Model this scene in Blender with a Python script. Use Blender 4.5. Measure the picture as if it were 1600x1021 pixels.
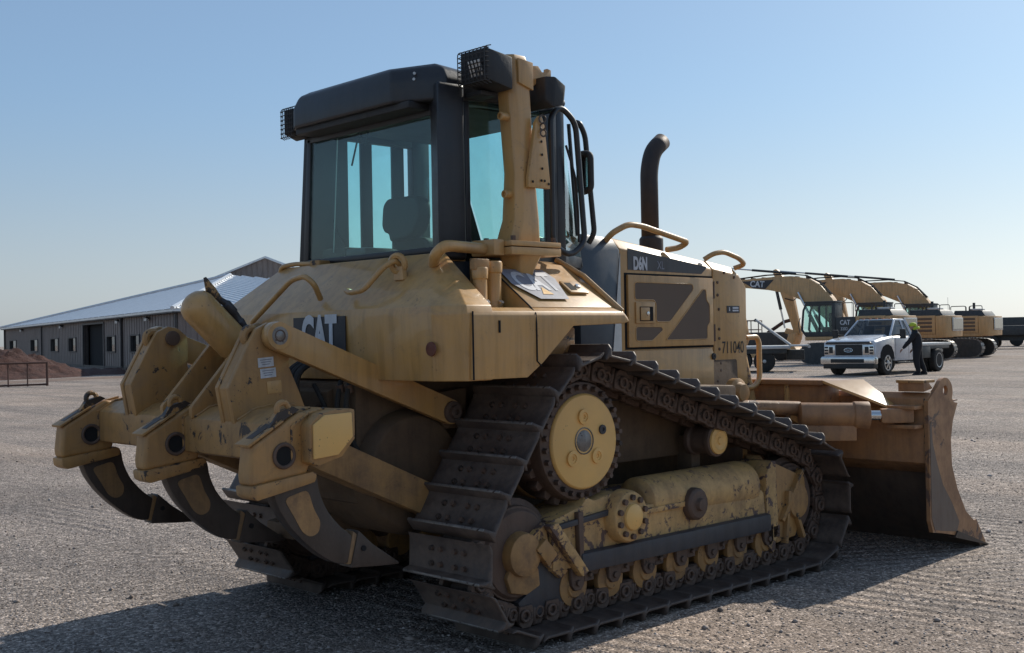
import bpy, bmesh, math, random
from mathutils import Vector, Matrix, noise
R = math.radians
random.seed(7)
sc = bpy.context.scene
for o in list(bpy.data.objects):
    bpy.data.objects.remove(o, do_unlink=True)
col = sc.collection

# ---------------------------------------------------------------- camera
cam_d = bpy.data.cameras.new('camera')
cam_d.sensor_width = 36.0
cam_d.sensor_fit = 'HORIZONTAL'
cam_d.lens = 1825.2 / 1600.0 * 36.0
cam_d.clip_start = 0.05
cam_d.clip_end = 6000
cam = bpy.data.objects.new('camera', cam_d)
col.objects.link(cam)
YAW, PIT, ROL = R(46.472), R(0.4907), R(-1.0709)
f_ = Vector((math.cos(YAW)*math.cos(PIT), math.sin(YAW)*math.cos(PIT), math.sin(PIT)))
r_ = f_.cross(Vector((0, 0, 1))).normalized()
u_ = r_.cross(f_)
r2 = r_*math.cos(ROL) + u_*math.sin(ROL)
u2 = -r_*math.sin(ROL) + u_*math.cos(ROL)
M = Matrix((r2, u2, -f_)).transposed().to_4x4()
M.translation = Vector((-4.2074, -5.4285, 1.5754))
cam.matrix_world = M
sc.camera = cam

# ---------------------------------------------------------------- sky, sun, exposure
SUN_EL, SUN_AZ = R(34.5), R(4.5)          # azimuth counted from +x towards +y
w = bpy.data.worlds.new('World')
sc.world = w
w.use_nodes = True
nt = w.node_tree
bg = nt.nodes['Background']
sky = nt.nodes.new('ShaderNodeTexSky')
sky.sky_type = 'NISHITA'
sky.sun_disc = False
sky.sun_elevation = SUN_EL
sky.sun_rotation = math.pi/2 - SUN_AZ
sky.altitude = 900
sky.air_density = 1.0
sky.dust_density = 1.6
sky.ozone_density = 1.3
# a thin even haze lies over the clear-air sky: tint the sky and add its airlight
tint = nt.nodes.new('ShaderNodeMix'); tint.data_type = 'RGBA'; tint.blend_type = 'MULTIPLY'
tint.inputs[0].default_value = 1.0; tint.inputs[7].default_value = (0.66, 0.80, 0.85, 1)
air = nt.nodes.new('ShaderNodeMix'); air.data_type = 'RGBA'; air.blend_type = 'ADD'
air.inputs[0].default_value = 1.0; air.inputs[7].default_value = (1.52, 2.08, 2.95, 1)
nt.links.new(sky.outputs[0], tint.inputs[6]); nt.links.new(tint.outputs[2], air.inputs[6])
# dust near the horizon takes the green-yellow cast out of the clear-air model
bw = nt.nodes.new('ShaderNodeRGBToBW'); nt.links.new(air.outputs[2], bw.inputs[0])
dn = nt.nodes.new('ShaderNodeMix'); dn.data_type = 'RGBA'; dn.blend_type = 'MULTIPLY'; dn.inputs[0].default_value = 1.0
dn.inputs[7].default_value = (0.935, 0.93, 0.96, 1); nt.links.new(bw.outputs[0], dn.inputs[6])
gtc = nt.nodes.new('ShaderNodeTexCoord'); sp = nt.nodes.new('ShaderNodeSeparateXYZ'); nt.links.new(gtc.outputs['Generated'], sp.inputs[0])
hr = nt.nodes.new('ShaderNodeMapRange'); nt.links.new(sp.outputs[2], hr.inputs[0]); hr.interpolation_type = 'SMOOTHSTEP'
hr.inputs[1].default_value = 0.0; hr.inputs[2].default_value = 0.22; hr.inputs[3].default_value = 0.62; hr.inputs[4].default_value = 0.0
hz = nt.nodes.new('ShaderNodeMix'); hz.data_type = 'RGBA'
nt.links.new(hr.outputs[0], hz.inputs[0]); nt.links.new(air.outputs[2], hz.inputs[6]); nt.links.new(dn.outputs[2], hz.inputs[7]); nt.links.new(hz.outputs[2], bg.inputs[0])
bg.inputs[1].default_value = 0.085
sun_d = bpy.data.lights.new('sun', 'SUN')
sun_d.energy = 4.6
sun_d.angle = R(0.53)
sun_d.color = (1.0, 0.93, 0.82)
sun = bpy.data.objects.new('sun', sun_d)
col.objects.link(sun)
sdir = Vector((math.cos(SUN_EL)*math.cos(SUN_AZ), math.cos(SUN_EL)*math.sin(SUN_AZ), math.sin(SUN_EL)))
sun.rotation_euler = sdir.to_track_quat('Z', 'Y').to_euler()
vs = sc.view_settings
vs.view_transform = 'Standard'
vs.look = 'None'
vs.exposure = 0.0
vs.gamma = 1.0
vs.use_curve_mapping = False
sc.cycles.max_bounces = 8
sc.cycles.transparent_max_bounces = 16

# ---------------------------------------------------------------- object helpers
def wmat(o):
    if o is None:
        return Matrix.Identity(4)
    return wmat(o.parent) @ o.matrix_parent_inverse @ o.matrix_basis

def setp(o, parent):
    if parent is not None:
        o.parent = parent
        o.matrix_parent_inverse = wmat(parent).inverted()

def tag(o, label=None, cat=None, group=None, kind=None):
    if label: o['label'] = label
    if cat: o['category'] = cat
    if group: o['group'] = group
    if kind: o['kind'] = kind
    return o

def empty(name, loc=(0, 0, 0), rz=0, label=None, cat=None, group=None):
    o = bpy.data.objects.new(name, None)
    col.objects.link(o)
    o.location = loc
    o.rotation_euler = (0, 0, rz)
    o.empty_display_size = 0.3
    return tag(o, label, cat, group)

def kids(o):
    return [c for c in bpy.data.objects if c.parent == o]

def copy_tree(o, parent=None):
    c = o.copy(); col.objects.link(c)
    if parent:
        c.parent = parent; c.matrix_parent_inverse = o.matrix_parent_inverse.copy()
    for ch in kids(o):
        copy_tree(ch, c)
    return c

def mirror(o, parent=None):
    """copy of a part (and its sub-parts) mirrored about y = 0"""
    c = o.copy(); col.objects.link(c)
    c.parent = parent or o.parent
    c.matrix_parent_inverse = o.matrix_parent_inverse.copy()
    if parent is None:
        c.matrix_basis = Matrix.Scale(-1, 4, (0, 1, 0)) @ o.matrix_basis
        # parent inverse only translates in x/z, so the mirror plane stays y = 0
    for ch in kids(o):
        mirror(ch, c)
    return c

class MB:
    def __init__(self):
        self.bm = bmesh.new()
    def poly(self, pts3, faces):
        vs_ = [self.bm.verts.new(p) for p in pts3]
        for f in faces:
            try: self.bm.faces.new([vs_[i] for i in f])
            except ValueError: pass
        return self
    def box(self, c, s, rot=None):
        x, y, z = s[0]/2, s[1]/2, s[2]/2
        P = [Vector((a*x, b*y, d*z)) for a in (-1, 1) for b in (-1, 1) for d in (-1, 1)]
        if rot is not None:
            P = [rot @ p for p in P]
        P = [p + Vector(c) for p in P]
        return self.poly(P, [(0, 1, 3, 2), (4, 6, 7, 5), (0, 4, 5, 1), (2, 3, 7, 6), (0, 2, 6, 4), (1, 5, 7, 3)])
    def bx(self, x0, x1, y0, y1, z0, z1):
        return self.box(((x0+x1)/2, (y0+y1)/2, (z0+z1)/2), (abs(x1-x0), abs(y1-y0), abs(z1-z0)))
    def prism(self, pts, ax, a0, a1, pts2=None):
        n = len(pts)
        def m(p, a):
            if ax == 'y': return (p[0], a, p[1])
            if ax == 'x': return (a, p[0], p[1])
            return (p[0], p[1], a)
        P = [m(p, a0) for p in pts] + [m(p, a1) for p in (pts2 or pts)]
        F = [tuple(range(n))[::-1], tuple(range(n, 2*n))]
        F += [(i, (i+1) % n, n+(i+1) % n, n+i) for i in range(n)]
        return self.poly(P, F)
    def loft(self, rings, cap=True, closed=False):
        n = len(rings[0]); P = [p for r in rings for p in r]; F = []
        m = len(rings)
        for k in range(m if closed else m-1):
            k2 = (k+1) % m
            for i in range(n):
                j = (i+1) % n
                F.append((k*n+i, k*n+j, k2*n+j, k2*n+i))
        if cap and not closed:
            F.append(tuple(range(n))[::-1]); F.append(tuple((m-1)*n+i for i in range(n)))
        return self.poly(P, F)
    def cyl(self, p0, p1, r0, r1=None, n=20):
        if r1 is None: r1 = r0
        p0, p1 = Vector(p0), Vector(p1)
        d = (p1-p0).normalized()
        a = d.orthogonal().normalized(); b = d.cross(a)
        rings = []
        for p, r in ((p0, r0), (p1, r1)):
            rings.append([p + a*math.cos(2*math.pi*i/n)*r + b*math.sin(2*math.pi*i/n)*r for i in range(n)])
        return self.loft(rings)
    def lathe(self, p0, d, prof, n=24):
        """prof: list of (distance along d, radius)"""
        p0 = Vector(p0); d = Vector(d).normalized()
        a = d.orthogonal().normalized(); b = d.cross(a)
        rings = [[p0 + d*t + a*math.cos(2*math.pi*i/n)*max(r, 1e-4) + b*math.sin(2*math.pi*i/n)*max(r, 1e-4) for i in range(n)] for t, r in prof]
        return self.loft(rings)
    def tube(self, path, r, n=8, cap=True, closed=False, radii=None):
        P = [Vector(p) for p in path]
        m = len(P); rings = []
        up = None
        for i in range(m):
            if closed:
                t = (P[(i+1) % m]-P[i-1]).normalized()
            else:
                t = (P[min(i+1, m-1)]-P[max(i-1, 0)]).normalized()
            if up is None: up = t.orthogonal().normalized()
            else:
                up = (up - t*up.dot(t))
                up = up.normalized() if up.length > 1e-6 else t.orthogonal().normalized()
            b = t.cross(up)
            rr = radii[i] if radii else r
            rings.append([P[i] + up*math.cos(2*math.pi*k/n)*rr + b*math.sin(2*math.pi*k/n)*rr for k in range(n)])
        return self.loft(rings, cap, closed)
    def torus(self, c, axis, R0, r, n=20, m=8):
        c = Vector(c); d = Vector(axis).normalized(); a = d.orthogonal().normalized(); b = d.cross(a)
        path = [c + a*math.cos(2*math.pi*i/n)*R0 + b*math.sin(2*math.pi*i/n)*R0 for i in range(n)]
        return self.tube(path, r, m, closed=True)
    def sph(self, c, r, sx=1, sy=1, sz=1, n=14):
        mt = Matrix.Translation(c) @ Matrix.Diagonal((r*sx, r*sy, r*sz, 1))
        bmesh.ops.create_uvsphere(self.bm, u_segments=n, v_segments=max(6, n//2+2), radius=1, matrix=mt)
        return self
    def disp(self, amp, scale, subdiv=0):
        if subdiv:
            bmesh.ops.subdivide_edges(self.bm, edges=self.bm.edges[:], cuts=subdiv, use_grid_fill=True)
        for v in self.bm.verts:
            v.co += noise.noise_vector(v.co*scale)*amp
        return self
    def build(self, name, mat, parent=None, bev=0, seg=2, ang=32, smooth=True, sharp=38):
        bm = self.bm
        bmesh.ops.recalc_face_normals(bm, faces=bm.faces[:])
        if bev:
            es = [e for e in bm.edges if len(e.link_faces) == 2 and e.calc_face_angle(0) > R(ang)]
            if es:
                bmesh.ops.bevel(bm, geom=es, offset=bev, segments=seg, profile=0.6, affect='EDGES', clamp_overlap=True)
        me = bpy.data.meshes.new(name)
        bm.to_mesh(me); bm.free()
        mats = mat if isinstance(mat, (list, tuple)) else [mat]
        for m_ in mats: me.materials.append(m_)
        if smooth:
            me.polygons.foreach_set('use_smooth', [True]*len(me.polygons))
            me.set_sharp_from_angle(angle=R(sharp))
        o = bpy.data.objects.new(name, me)
        col.objects.link(o)
        setp(o, parent)
        return o

def fil(pts, r, n=4, closed=False):
    """round the corners of a polyline (2d or 3d)"""
    P = [Vector(p) for p in pts]; out = []; m = len(P)
    for i in range(m):
        if not closed and i in (0, m-1):
            out.append(P[i]); continue
        a, b, c = P[i-1], P[i], P[(i+1) % m]
        rr = min(r, (a-b).length*0.48, (c-b).length*0.48)
        p, q = b+(a-b).normalized()*rr, b+(c-b).normalized()*rr
        for k in range(n+1):
            t = k/n
            out.append(p*(1-t)**2 + b*2*t*(1-t) + q*t*t)
    return out

def inst(src, name, parent, mat4):
    o = bpy.data.objects.new(name, src.data); col.objects.link(o)
    o.parent = parent
    o.matrix_parent_inverse = wmat(parent).inverted()
    o.matrix_basis = mat4
    return o

def text(name, s, mat, parent, origin, xdir, ydir, h, sx=1.0, bold=0.0, depth=0.0015, align='CENTER'):
    cu = bpy.data.curves.new(name, 'FONT')
    cu.body = s; cu.size = 1.0; cu.offset = bold; cu.extrude = 0.0
    cu.align_x = align; cu.align_y = 'CENTER'; cu.resolution_u = 4
    t = bpy.data.objects.new(name, cu); col.objects.link(t)
    dg = bpy.context.evaluated_depsgraph_get()
    me = bpy.data.meshes.new_from_object(t.evaluated_get(dg))
    bpy.data.objects.remove(t, do_unlink=True)
    X = Vector(xdir).normalized(); Y = Vector(ydir); Y = (Y - X*Y.dot(X)).normalized(); Z = X.cross(Y)
    k = h/0.72
    M_ = Matrix((X*k*sx, Y*k, Z*k)).transposed().to_4x4(); M_.translation = Vector(origin)+Z*depth
    me.transform(M_)
    me.materials.clear(); me.materials.append(mat)
    o = bpy.data.objects.new(name, me); col.objects.link(o)
    setp(o, parent)
    return o

# ---------------------------------------------------------------- materials
def newm(name):
    m = bpy.data.materials.new(name); m.use_nodes = True
    n = m.node_tree
    return m, n, n.nodes['Principled BSDF']

def N(n, t, **kw):
    x = n.nodes.new(t)
    for k, v in kw.items():
        if k in x.inputs.keys(): x.inputs[k].default_value = v
        else: setattr(x, k, v)
    return x

def ramp(n, fac, stops):
    r = n.nodes.new('ShaderNodeValToRGB'); n.links.new(fac, r.inputs[0])
    e = r.color_ramp.elements
    while len(e) < len(stops): e.new(0.5)
    for i, (p, c) in enumerate(stops):
        e[i].position = p; e[i].color = (c[0], c[1], c[2], 1) if hasattr(c, '__len__') else (c, c, c, 1)
    return r

def mixc(n, fac, a, b, mode='MIX'):
    m = n.nodes.new('ShaderNodeMix'); m.data_type = 'RGBA'; m.blend_type = mode
    for i, s in ((0, fac), (6, a), (7, b)):
        if hasattr(s, 'links'): n.links.new(s, m.inputs[i])
        elif i == 0: m.inputs[0].default_value = s
        else: m.inputs[i].default_value = (s[0], s[1], s[2], 1)
    return m.outputs[2]

def painted(name, base, rough=0.45, dust=(0.42, 0.29, 0.18), dust_amt=0.35, wear=0.0, wearc=(0.045, 0.032, 0.026),
            wear_scale=6.0, metal=0.0, bump=0.02, edge=0.0, coat=0.0, spots=0.0):
    """paint with large tonal drift, settled dust, scratches, chips (wear) and rubbed edges"""
    m, n, b = newm(name)
    tc = n.nodes.new('ShaderNodeTexCoord')
    L = n.links.new
    n1 = N(n, 'ShaderNodeTexNoise', Scale=1.7, Detail=6.0, Roughness=0.6); L(tc.outputs['Object'], n1.inputs['Vector'])
    c1 = mixc(n, ramp(n, n1.outputs[0], [(0.35, 0.0), (0.7, 1.0)]).outputs[0], base, [x*0.86 for x in base])
    n2 = N(n, 'ShaderNodeTexNoise', Scale=7.0, Detail=9.0, Roughness=0.72); L(tc.outputs['Object'], n2.inputs['Vector'])
    d = ramp(n, n2.outputs[0], [(0.42, 0.0), (0.75, dust_amt)])
    c2 = mixc(n, d.outputs[0], c1, dust)
    rsock = N(n, 'ShaderNodeMath', operation='MULTIPLY_ADD'); L(d.outputs[0], rsock.inputs[0]); rsock.inputs[1].default_value = 0.5; rsock.inputs[2].default_value = rough
    out = c2
    if dust_amt > 0.3:
        # run-off streaks: fine vertical drift in tone and gloss
        mp = N(n, 'ShaderNodeMapping'); mp.inputs['Scale'].default_value = (16, 16, 1.3); L(tc.outputs['Object'], mp.inputs['Vector'])
        ns = N(n, 'ShaderNodeTexNoise', Scale=1.0, Detail=7.0, Roughness=0.65); L(mp.outputs[0], ns.inputs['Vector'])
        sr = ramp(n, ns.outputs[0], [(0.34, 0.74), (0.50, 1.0), (0.68, 1.12)])
        out = mixc(n, 0.75, out, sr.outputs[0], 'MULTIPLY')
        nf = N(n, 'ShaderNodeTexNoise', Scale=3.1, Detail=10.0, Roughness=0.75, Distortion=1.2); L(tc.outputs['Object'], nf.inputs['Vector'])
        sf = ramp(n, nf.outputs[0], [(0.56, 0.0), (0.72, 0.45)])
        out = mixc(n, sf.outputs[0], out, [x*0.45 for x in dust])
    if spots:
        v = N(n, 'ShaderNodeTexVoronoi', Scale=38.0); L(tc.outputs['Object'], v.inputs['Vector'])
        n5 = N(n, 'ShaderNodeTexNoise', Scale=5.0, Detail=3.0); L(tc.outputs['Object'], n5.inputs['Vector'])
        mm = N(n, 'ShaderNodeMath', operation='SUBTRACT'); L(n5.outputs[0], mm.inputs[0]); L(v.outputs['Distance'], mm.inputs[1])
        sp = ramp(n, mm.outputs[0], [(0.44, 0.0), (0.5, spots)])
        out = mixc(n, sp.outputs[0], out, wearc)
    if wear or edge:
        n3 = N(n, 'ShaderNodeTexNoise', Scale=wear_scale, Detail=10.0, Roughness=0.7, Distortion=0.6); L(tc.outputs['Object'], n3.inputs['Vector'])
        fac = n3.outputs[0]
        if edge:
            g = n.nodes.new('ShaderNodeNewGeometry')
            e = ramp(n, g.outputs['Pointiness'], [(0.5, 0.0), (0.62, edge)])
            ad = N(n, 'ShaderNodeMath', operation='ADD'); L(fac, ad.inputs[0]); L(e.outputs[0], ad.inputs[1]); fac = ad.outputs[0]
        t = 0.78 - wear
        wr = ramp(n, fac, [(t, 0.0), (t+0.035, 1.0)])
        out = mixc(n, wr.outputs[0], out, wearc)
    L(out, b.inputs['Base Color'])
    L(rsock.outputs[0], b.inputs['Roughness'])
    b.inputs['Metallic'].default_value = metal
    b.inputs['Coat Weight'].default_value = coat
    if bump:
        n4 = N(n, 'ShaderNodeTexNoise', Scale=26.0, Detail=8.0, Roughness=0.65); L(tc.outputs['Object'], n4.inputs['Vector'])
        bp = N(n, 'ShaderNodeBump', Strength=0.35, Distance=bump*0.4)
        hh = n4.outputs[0]
        if wear or edge:
            sb = N(n, 'ShaderNodeMath', operation='SUBTRACT'); L(n4.outputs[0], sb.inputs[0]); L(wr.outputs[0], sb.inputs[1]); hh = sb.outputs[0]
        L(hh, bp.inputs['Height']); L(bp.outputs[0], b.inputs['Normal'])
    return m

YEL = (0.54, 0.298, 0.097)
MT = {}
MT['yellow'] = painted('faded_yellow_paint', YEL, 0.38, dust_amt=0.4, coat=0.3, spots=0.35, bump=0.003)
MT['yellow_chip'] = painted('chipped_ripper_paint', (0.42, 0.225, 0.076), 0.45, dust=(0.24, 0.16, 0.10), dust_amt=0.55, wear=0.075, wear_scale=11, edge=0.25, bump=0.008, spots=0.6)
MT['yellow_mud'] = painted('muddy_yellow_paint', (0.60, 0.36, 0.135), 0.55, dust=(0.20, 0.13, 0.09), dust_amt=0.75, wear=0.075, wear_scale=13, edge=0.40, bump=0.012, wearc=(0.12, 0.075, 0.062), spots=0.7)
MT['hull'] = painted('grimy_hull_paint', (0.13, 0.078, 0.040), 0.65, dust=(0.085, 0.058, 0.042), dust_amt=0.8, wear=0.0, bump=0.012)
MT['roller'] = painted('dirty_roller_paint', (0.42, 0.23, 0.085), 0.6, dust=(0.15, 0.10, 0.07), dust_amt=0.9, wear=0.1, wear_scale=15, bump=0.01, spots=0.6)
MT['shankpaint'] = painted('patchy_shank_paint', (0.30, 0.17, 0.07), 0.5, dust=(0.12, 0.085, 0.06), dust_amt=0.8, wear=0.15, wear_scale=14, wearc=(0.07, 0.05, 0.042), bump=0.006, spots=0.6)
MT['clean'] = painted('hub_yellow_paint', (0.82, 0.48, 0.15), 0.4, dust=(0.6, 0.4, 0.2), dust_amt=0.25, wear=0.03, wear_scale=12, spots=0.6, bump=0.004)
MT['black'] = painted('black_cab_paint', (0.016, 0.018, 0.024), 0.36, dust=(0.07, 0.065, 0.06), dust_amt=0.35, bump=0.006)
MT['blackm'] = painted('matt_black_plastic', (0.02, 0.02, 0.022), 0.6, dust=(0.09, 0.08, 0.07), dust_amt=0.4, bump=0.01)
MT['navy'] = painted('dark_blue_grey_panel', (0.035, 0.045, 0.06), 0.35, dust=(0.12, 0.12, 0.12), dust_amt=0.3, bump=0.004)
MT['steel'] = painted('worn_track_steel', (0.075, 0.056, 0.048), 0.5, dust=(0.20, 0.145, 0.11), dust_amt=0.85, wear=0.10, wearc=(0.05, 0.038, 0.034), bump=0.02, metal=0.05)
MT['bright'] = painted('rubbed_bright_steel', (0.30, 0.28, 0.26), 0.42, dust=(0.09, 0.07, 0.06), dust_amt=0.9, bump=0.02, metal=0.6, wear=0.2, wearc=(0.06, 0.045, 0.04), wear_scale=22)
MT['link'] = painted('rusty_track_link', (0.12, 0.075, 0.055), 0.55, dust=(0.16, 0.11, 0.08), dust_amt=0.7, bump=0.03, metal=0.2, edge=0.2, wear=0.05)
MT['guard'] = painted('scuffed_dark_guard', (0.05, 0.052, 0.062), 0.45, dust=(0.12, 0.095, 0.075), dust_amt=0.5, wear=0.08, wearc=(0.10, 0.07, 0.05), bump=0.01, metal=0.2)
MT['shank'] = painted('worn_ripper_steel', (0.065, 0.050, 0.042), 0.42, dust=(0.12, 0.09, 0.07), dust_amt=0.6, wear=0.1, wearc=(0.025, 0.02, 0.02), bump=0.015, metal=0.35)
MT['blade'] = painted('scraped_blade_paint', (0.40, 0.20, 0.085), 0.42, dust=(0.20, 0.115, 0.075), dust_amt=0.85, wear=0.06, wearc=(0.12, 0.07, 0.05), wear_scale=6, bump=0.006, edge=0.2)
MT['bare'] = painted('scraped_bare_steel', (0.15, 0.115, 0.095), 0.42, dust=(0.22, 0.15, 0.11), dust_amt=0.7, wear=0.1, wearc=(0.3, 0.17, 0.08), bump=0.004, metal=0.3)
MT['gloss'] = painted('glossy_yellow_paint', YEL, 0.28, dust_amt=0.2, bump=0.002, coat=0.6, spots=0.3)
MT['exhaust'] = painted('sooty_exhaust_steel', (0.045, 0.036, 0.034), 0.55, dust=(0.13, 0.09, 0.07), dust_amt=0.5, bump=0.01, metal=0.4)
MT['mesh'] = painted('perforated_grille_panel', (0.145, 0.10, 0.07), 0.7, dust=(0.2, 0.13, 0.09), dust_amt=0.2, bump=0.002)
MT['rubber'] = painted('black_rubber', (0.018, 0.017, 0.016), 0.75, dust=(0.10, 0.085, 0.07), dust_amt=0.5, bump=0.01)
MT['chrome'] = painted('dull_chrome', (0.62, 0.62, 0.62), 0.18, dust=(0.4, 0.38, 0.35), dust_amt=0.2, metal=1.0, bump=0.0)
MT['alu'] = painted('raw_aluminium', (0.5, 0.5, 0.5), 0.4, dust=(0.3, 0.28, 0.25), dust_amt=0.3, metal=0.7, bump=0.0)
MT['white'] = painted('white_decal', (0.62, 0.63, 0.66), 0.5, dust=(0.35, 0.3, 0.25), dust_amt=0.4, bump=0.0)
MT['decal'] = painted('dark_decal', (0.022, 0.024, 0.034), 0.45, dust=(0.14, 0.12, 0.1), dust_amt=0.4, bump=0.0)
MT['decal_worn'] = painted('scratched_grey_decal', (0.21, 0.22, 0.27), 0.45, dust=(0.40, 0.38, 0.36), dust_amt=0.7, wear=0.14, wearc=(0.46, 0.40, 0.32), wear_scale=11, bump=0.0)
MT['decal_grey'] = painted('grey_stripe_decal', (0.055, 0.055, 0.06), 0.45, dust=(0.14, 0.12, 0.1), dust_amt=0.4, wear=0.06, wearc=(0.3, 0.24, 0.16), wear_scale=9, bump=0.0)
MT['ink'] = painted('black_ink', (0.02, 0.018, 0.018), 0.6, dust_amt=0.0, bump=0.0)
MT['red'] = painted('dull_red_reflector', (0.12, 0.025, 0.018), 0.35, dust_amt=0.2, bump=0.0)
MT['orange'] = painted('amber_lens', (0.55, 0.16, 0.03), 0.3, dust_amt=0.1, bump=0.0)
MT['skin'] = painted('skin', (0.36, 0.21, 0.15), 0.55, dust_amt=0.0, bump=0.0)
MT['cloth'] = painted('black_workwear', (0.012, 0.012, 0.016), 0.85, dust=(0.04, 0.035, 0.03), dust_amt=0.3, bump=0.01)
MT['hivis'] = painted('fluorescent_yellow_fabric', (0.45, 0.55, 0.04), 0.7, dust_amt=0.1, bump=0.0)
MT['trucklow'] = painted('black_plastic_trim', (0.012, 0.012, 0.013), 0.5, dust=(0.10, 0.085, 0.07), dust_amt=0.5, bump=0.0)
MT['truckwhite'] = painted('white_truck_paint', (0.62, 0.63, 0.66), 0.22, dust=(0.45, 0.41, 0.36), dust_amt=0.25, coat=0.6, bump=0.0)
MT['fyellow'] = painted('excavator_yellow_paint', (0.58, 0.34, 0.14), 0.42, dust=(0.46, 0.32, 0.21), dust_amt=0.5, spots=0.4, bump=0.0)
MT['fdark'] = painted('excavator_dark_paint', (0.030, 0.034, 0.036), 0.45, dust=(0.12, 0.11, 0.10), dust_amt=0.5, bump=0.0)
MT['wall'] = painted('brown_grey_wall_sheet', (0.23, 0.185, 0.165), 0.55, dust=(0.22, 0.19, 0.165), dust_amt=0.35, bump=0.0)
MT['wall2'] = painted('dark_wall_trim', (0.05, 0.045, 0.045), 0.5, dust=(0.08, 0.07, 0.065), dust_amt=0.3, bump=0.0)
MT['roof'] = painted('galvanised_roof_sheet', (0.66, 0.68, 0.70), 0.30, dust=(0.5, 0.5, 0.5), dust_amt=0.3, metal=0.45, bump=0.0)
MT['hole'] = painted('dark_opening', (0.008, 0.008, 0.009), 0.9, dust_amt=0.0, bump=0.0)
MT['rustpipe'] = painted('rusty_brown_pipe', (0.075, 0.035, 0.025), 0.7, dust=(0.12, 0.07, 0.05), dust_amt=0.4, bump=0.0)

def glass(name, tint, tr=0.86, refl=(1, 1, 1), rough=0.02):
    m, n, b = newm(name)
    n.nodes.remove(b)
    out = n.nodes['Material Output']; L = n.links.new
    t = N(n, 'ShaderNodeBsdfTransparent'); t.inputs[0].default_value = (*tint, 1)
    g = N(n, 'ShaderNodeBsdfGlossy'); g.inputs[0].default_value = (*refl, 1); g.inputs['Roughness'].default_value = rough
    df = N(n, 'ShaderNodeBsdfDiffuse'); df.inputs[0].default_value = (0.30, 0.29, 0.27, 1)
    lw = N(n, 'ShaderNodeLayerWeight'); lw.inputs[0].default_value = 0.5
    pw = N(n, 'ShaderNodeMath', operation='POWER'); L(lw.outputs['Facing'], pw.inputs[0]); pw.inputs[1].default_value = 4.5
    fr = N(n, 'ShaderNodeMath', operation='MULTIPLY_ADD'); L(pw.outputs[0], fr.inputs[0]); fr.inputs[1].default_value = 0.85; fr.inputs[2].default_value = 0.035
    tc = n.nodes.new('ShaderNodeTexCoord')
    ns = N(n, 'ShaderNodeTexNoise', Scale=4.0, Detail=8.0, Roughness=0.7); L(tc.outputs['Object'], ns.inputs['Vector'])
    dr = ramp(n, ns.outputs[0], [(0.4, 0.008), (0.75, 1-tr)])
    m1 = n.nodes.new('ShaderNodeMixShader'); L(fr.outputs[0], m1.inputs[0]); L(t.outputs[0], m1.inputs[1]); L(g.outputs[0], m1.inputs[2])
    m2 = n.nodes.new('ShaderNodeMixShader'); L(dr.outputs[0], m2.inputs[0]); L(m1.outputs[0], m2.inputs[1]); L(df.outputs[0], m2.inputs[2])
    L(m2.outputs[0], out.inputs[0])
    return m
MT['glass'] = glass('teal_tinted_glass', (0.815, 0.965, 0.95), 0.955)
MT['glassd'] = glass('dark_window_glass', (0.16, 0.2, 0.24), 0.88)
MT['lens'] = glass('lamp_lens', (0.5, 0.5, 0.5), 0.4, rough=0.15)

def cut(o, cutter):
    """boolean-cut o with cutter, then drop the cutter"""
    m_ = o.modifiers.new('cut', 'BOOLEAN'); m_.object = cutter; m_.operation = 'DIFFERENCE'; m_.solver = 'EXACT'
    dg = bpy.context.evaluated_depsgraph_get()
    me = bpy.data.meshes.new_from_object(o.evaluated_get(dg))
    o.modifiers.clear(); o.data = me
    bpy.data.objects.remove(cutter, do_unlink=True)
# ================================================================ BULLDOZER
dz = empty('bulldozer', (1.25, 0, 0), 0, 'tan yellow crawler bulldozer in the foreground with black cab, raised three-shank ripper and front blade', 'bulldozer')

# ---- track path (side view x,z), pins ride inside the shoe plates
C_SP, C_RI, C_FI = Vector((0.45, 1.0)), Vector((-0.03, 0.45)), Vector((2.495, 0.45))
R_SP, R_ID = 0.465, 0.395          # radius of the shoe plates
PIN = 0.075                       # pins lie this far inside the plates
def tangent(c1, r1, c2, r2):
    """outer tangent with both circles on the right-hand side when going c1 -> c2 clockwise"""
    d = c2-c1; L = d.length; u = d/L
    n = Vector((-u.y, u.x))                      # left normal = outer side for clockwise travel
    s = (r1-r2)/L; c = math.sqrt(1-s*s)
    m = n*c + u*s
    return c1+m*r1, c2+m*r2, math.atan2(m.y, m.x)
def track_path():
    # clockwise seen with x right, z up: over the sprocket -> front idler -> ground -> rear idler -> sprocket
    cs = [(C_SP, R_SP-PIN), (C_FI, R_ID-PIN), (C_RI, R_ID-PIN)]
    tans = []
    for i in range(3):
        a, b = cs[i], cs[(i+1) % 3]
        tans.append(tangent(a[0], a[1], b[0], b[1]))
    pts = []
    for i in range(3):
        p, q, _ = tans[i]
        for k in range(60): pts.append(p.lerp(q, k/60))
        a0 = tans[i][2]; a1 = tans[(i+1) % 3][2]
        while a1 > a0: a1 -= 2*math.pi
        c, r = cs[(i+1) % 3]
        for k in range(60):
            a = a0+(a1-a0)*k/60; pts.append(c+Vector((math.cos(a), math.sin(a)))*r)
    return pts
TP = track_path()
segs = [(TP[(i+1) % len(TP)]-TP[i]).length for i in range(len(TP))]
TL = sum(segs); NS = round(TL/0.195); PT = TL/NS
def on_path(s):
    s %= TL
    for i, l in enumerate(segs):
        if s <= l: return TP[i].lerp(TP[(i+1) % len(TP)], s/l)
        s -= l
    return TP[0]

YC = 0.945; SW = 0.63                # track centre and shoe width
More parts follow.
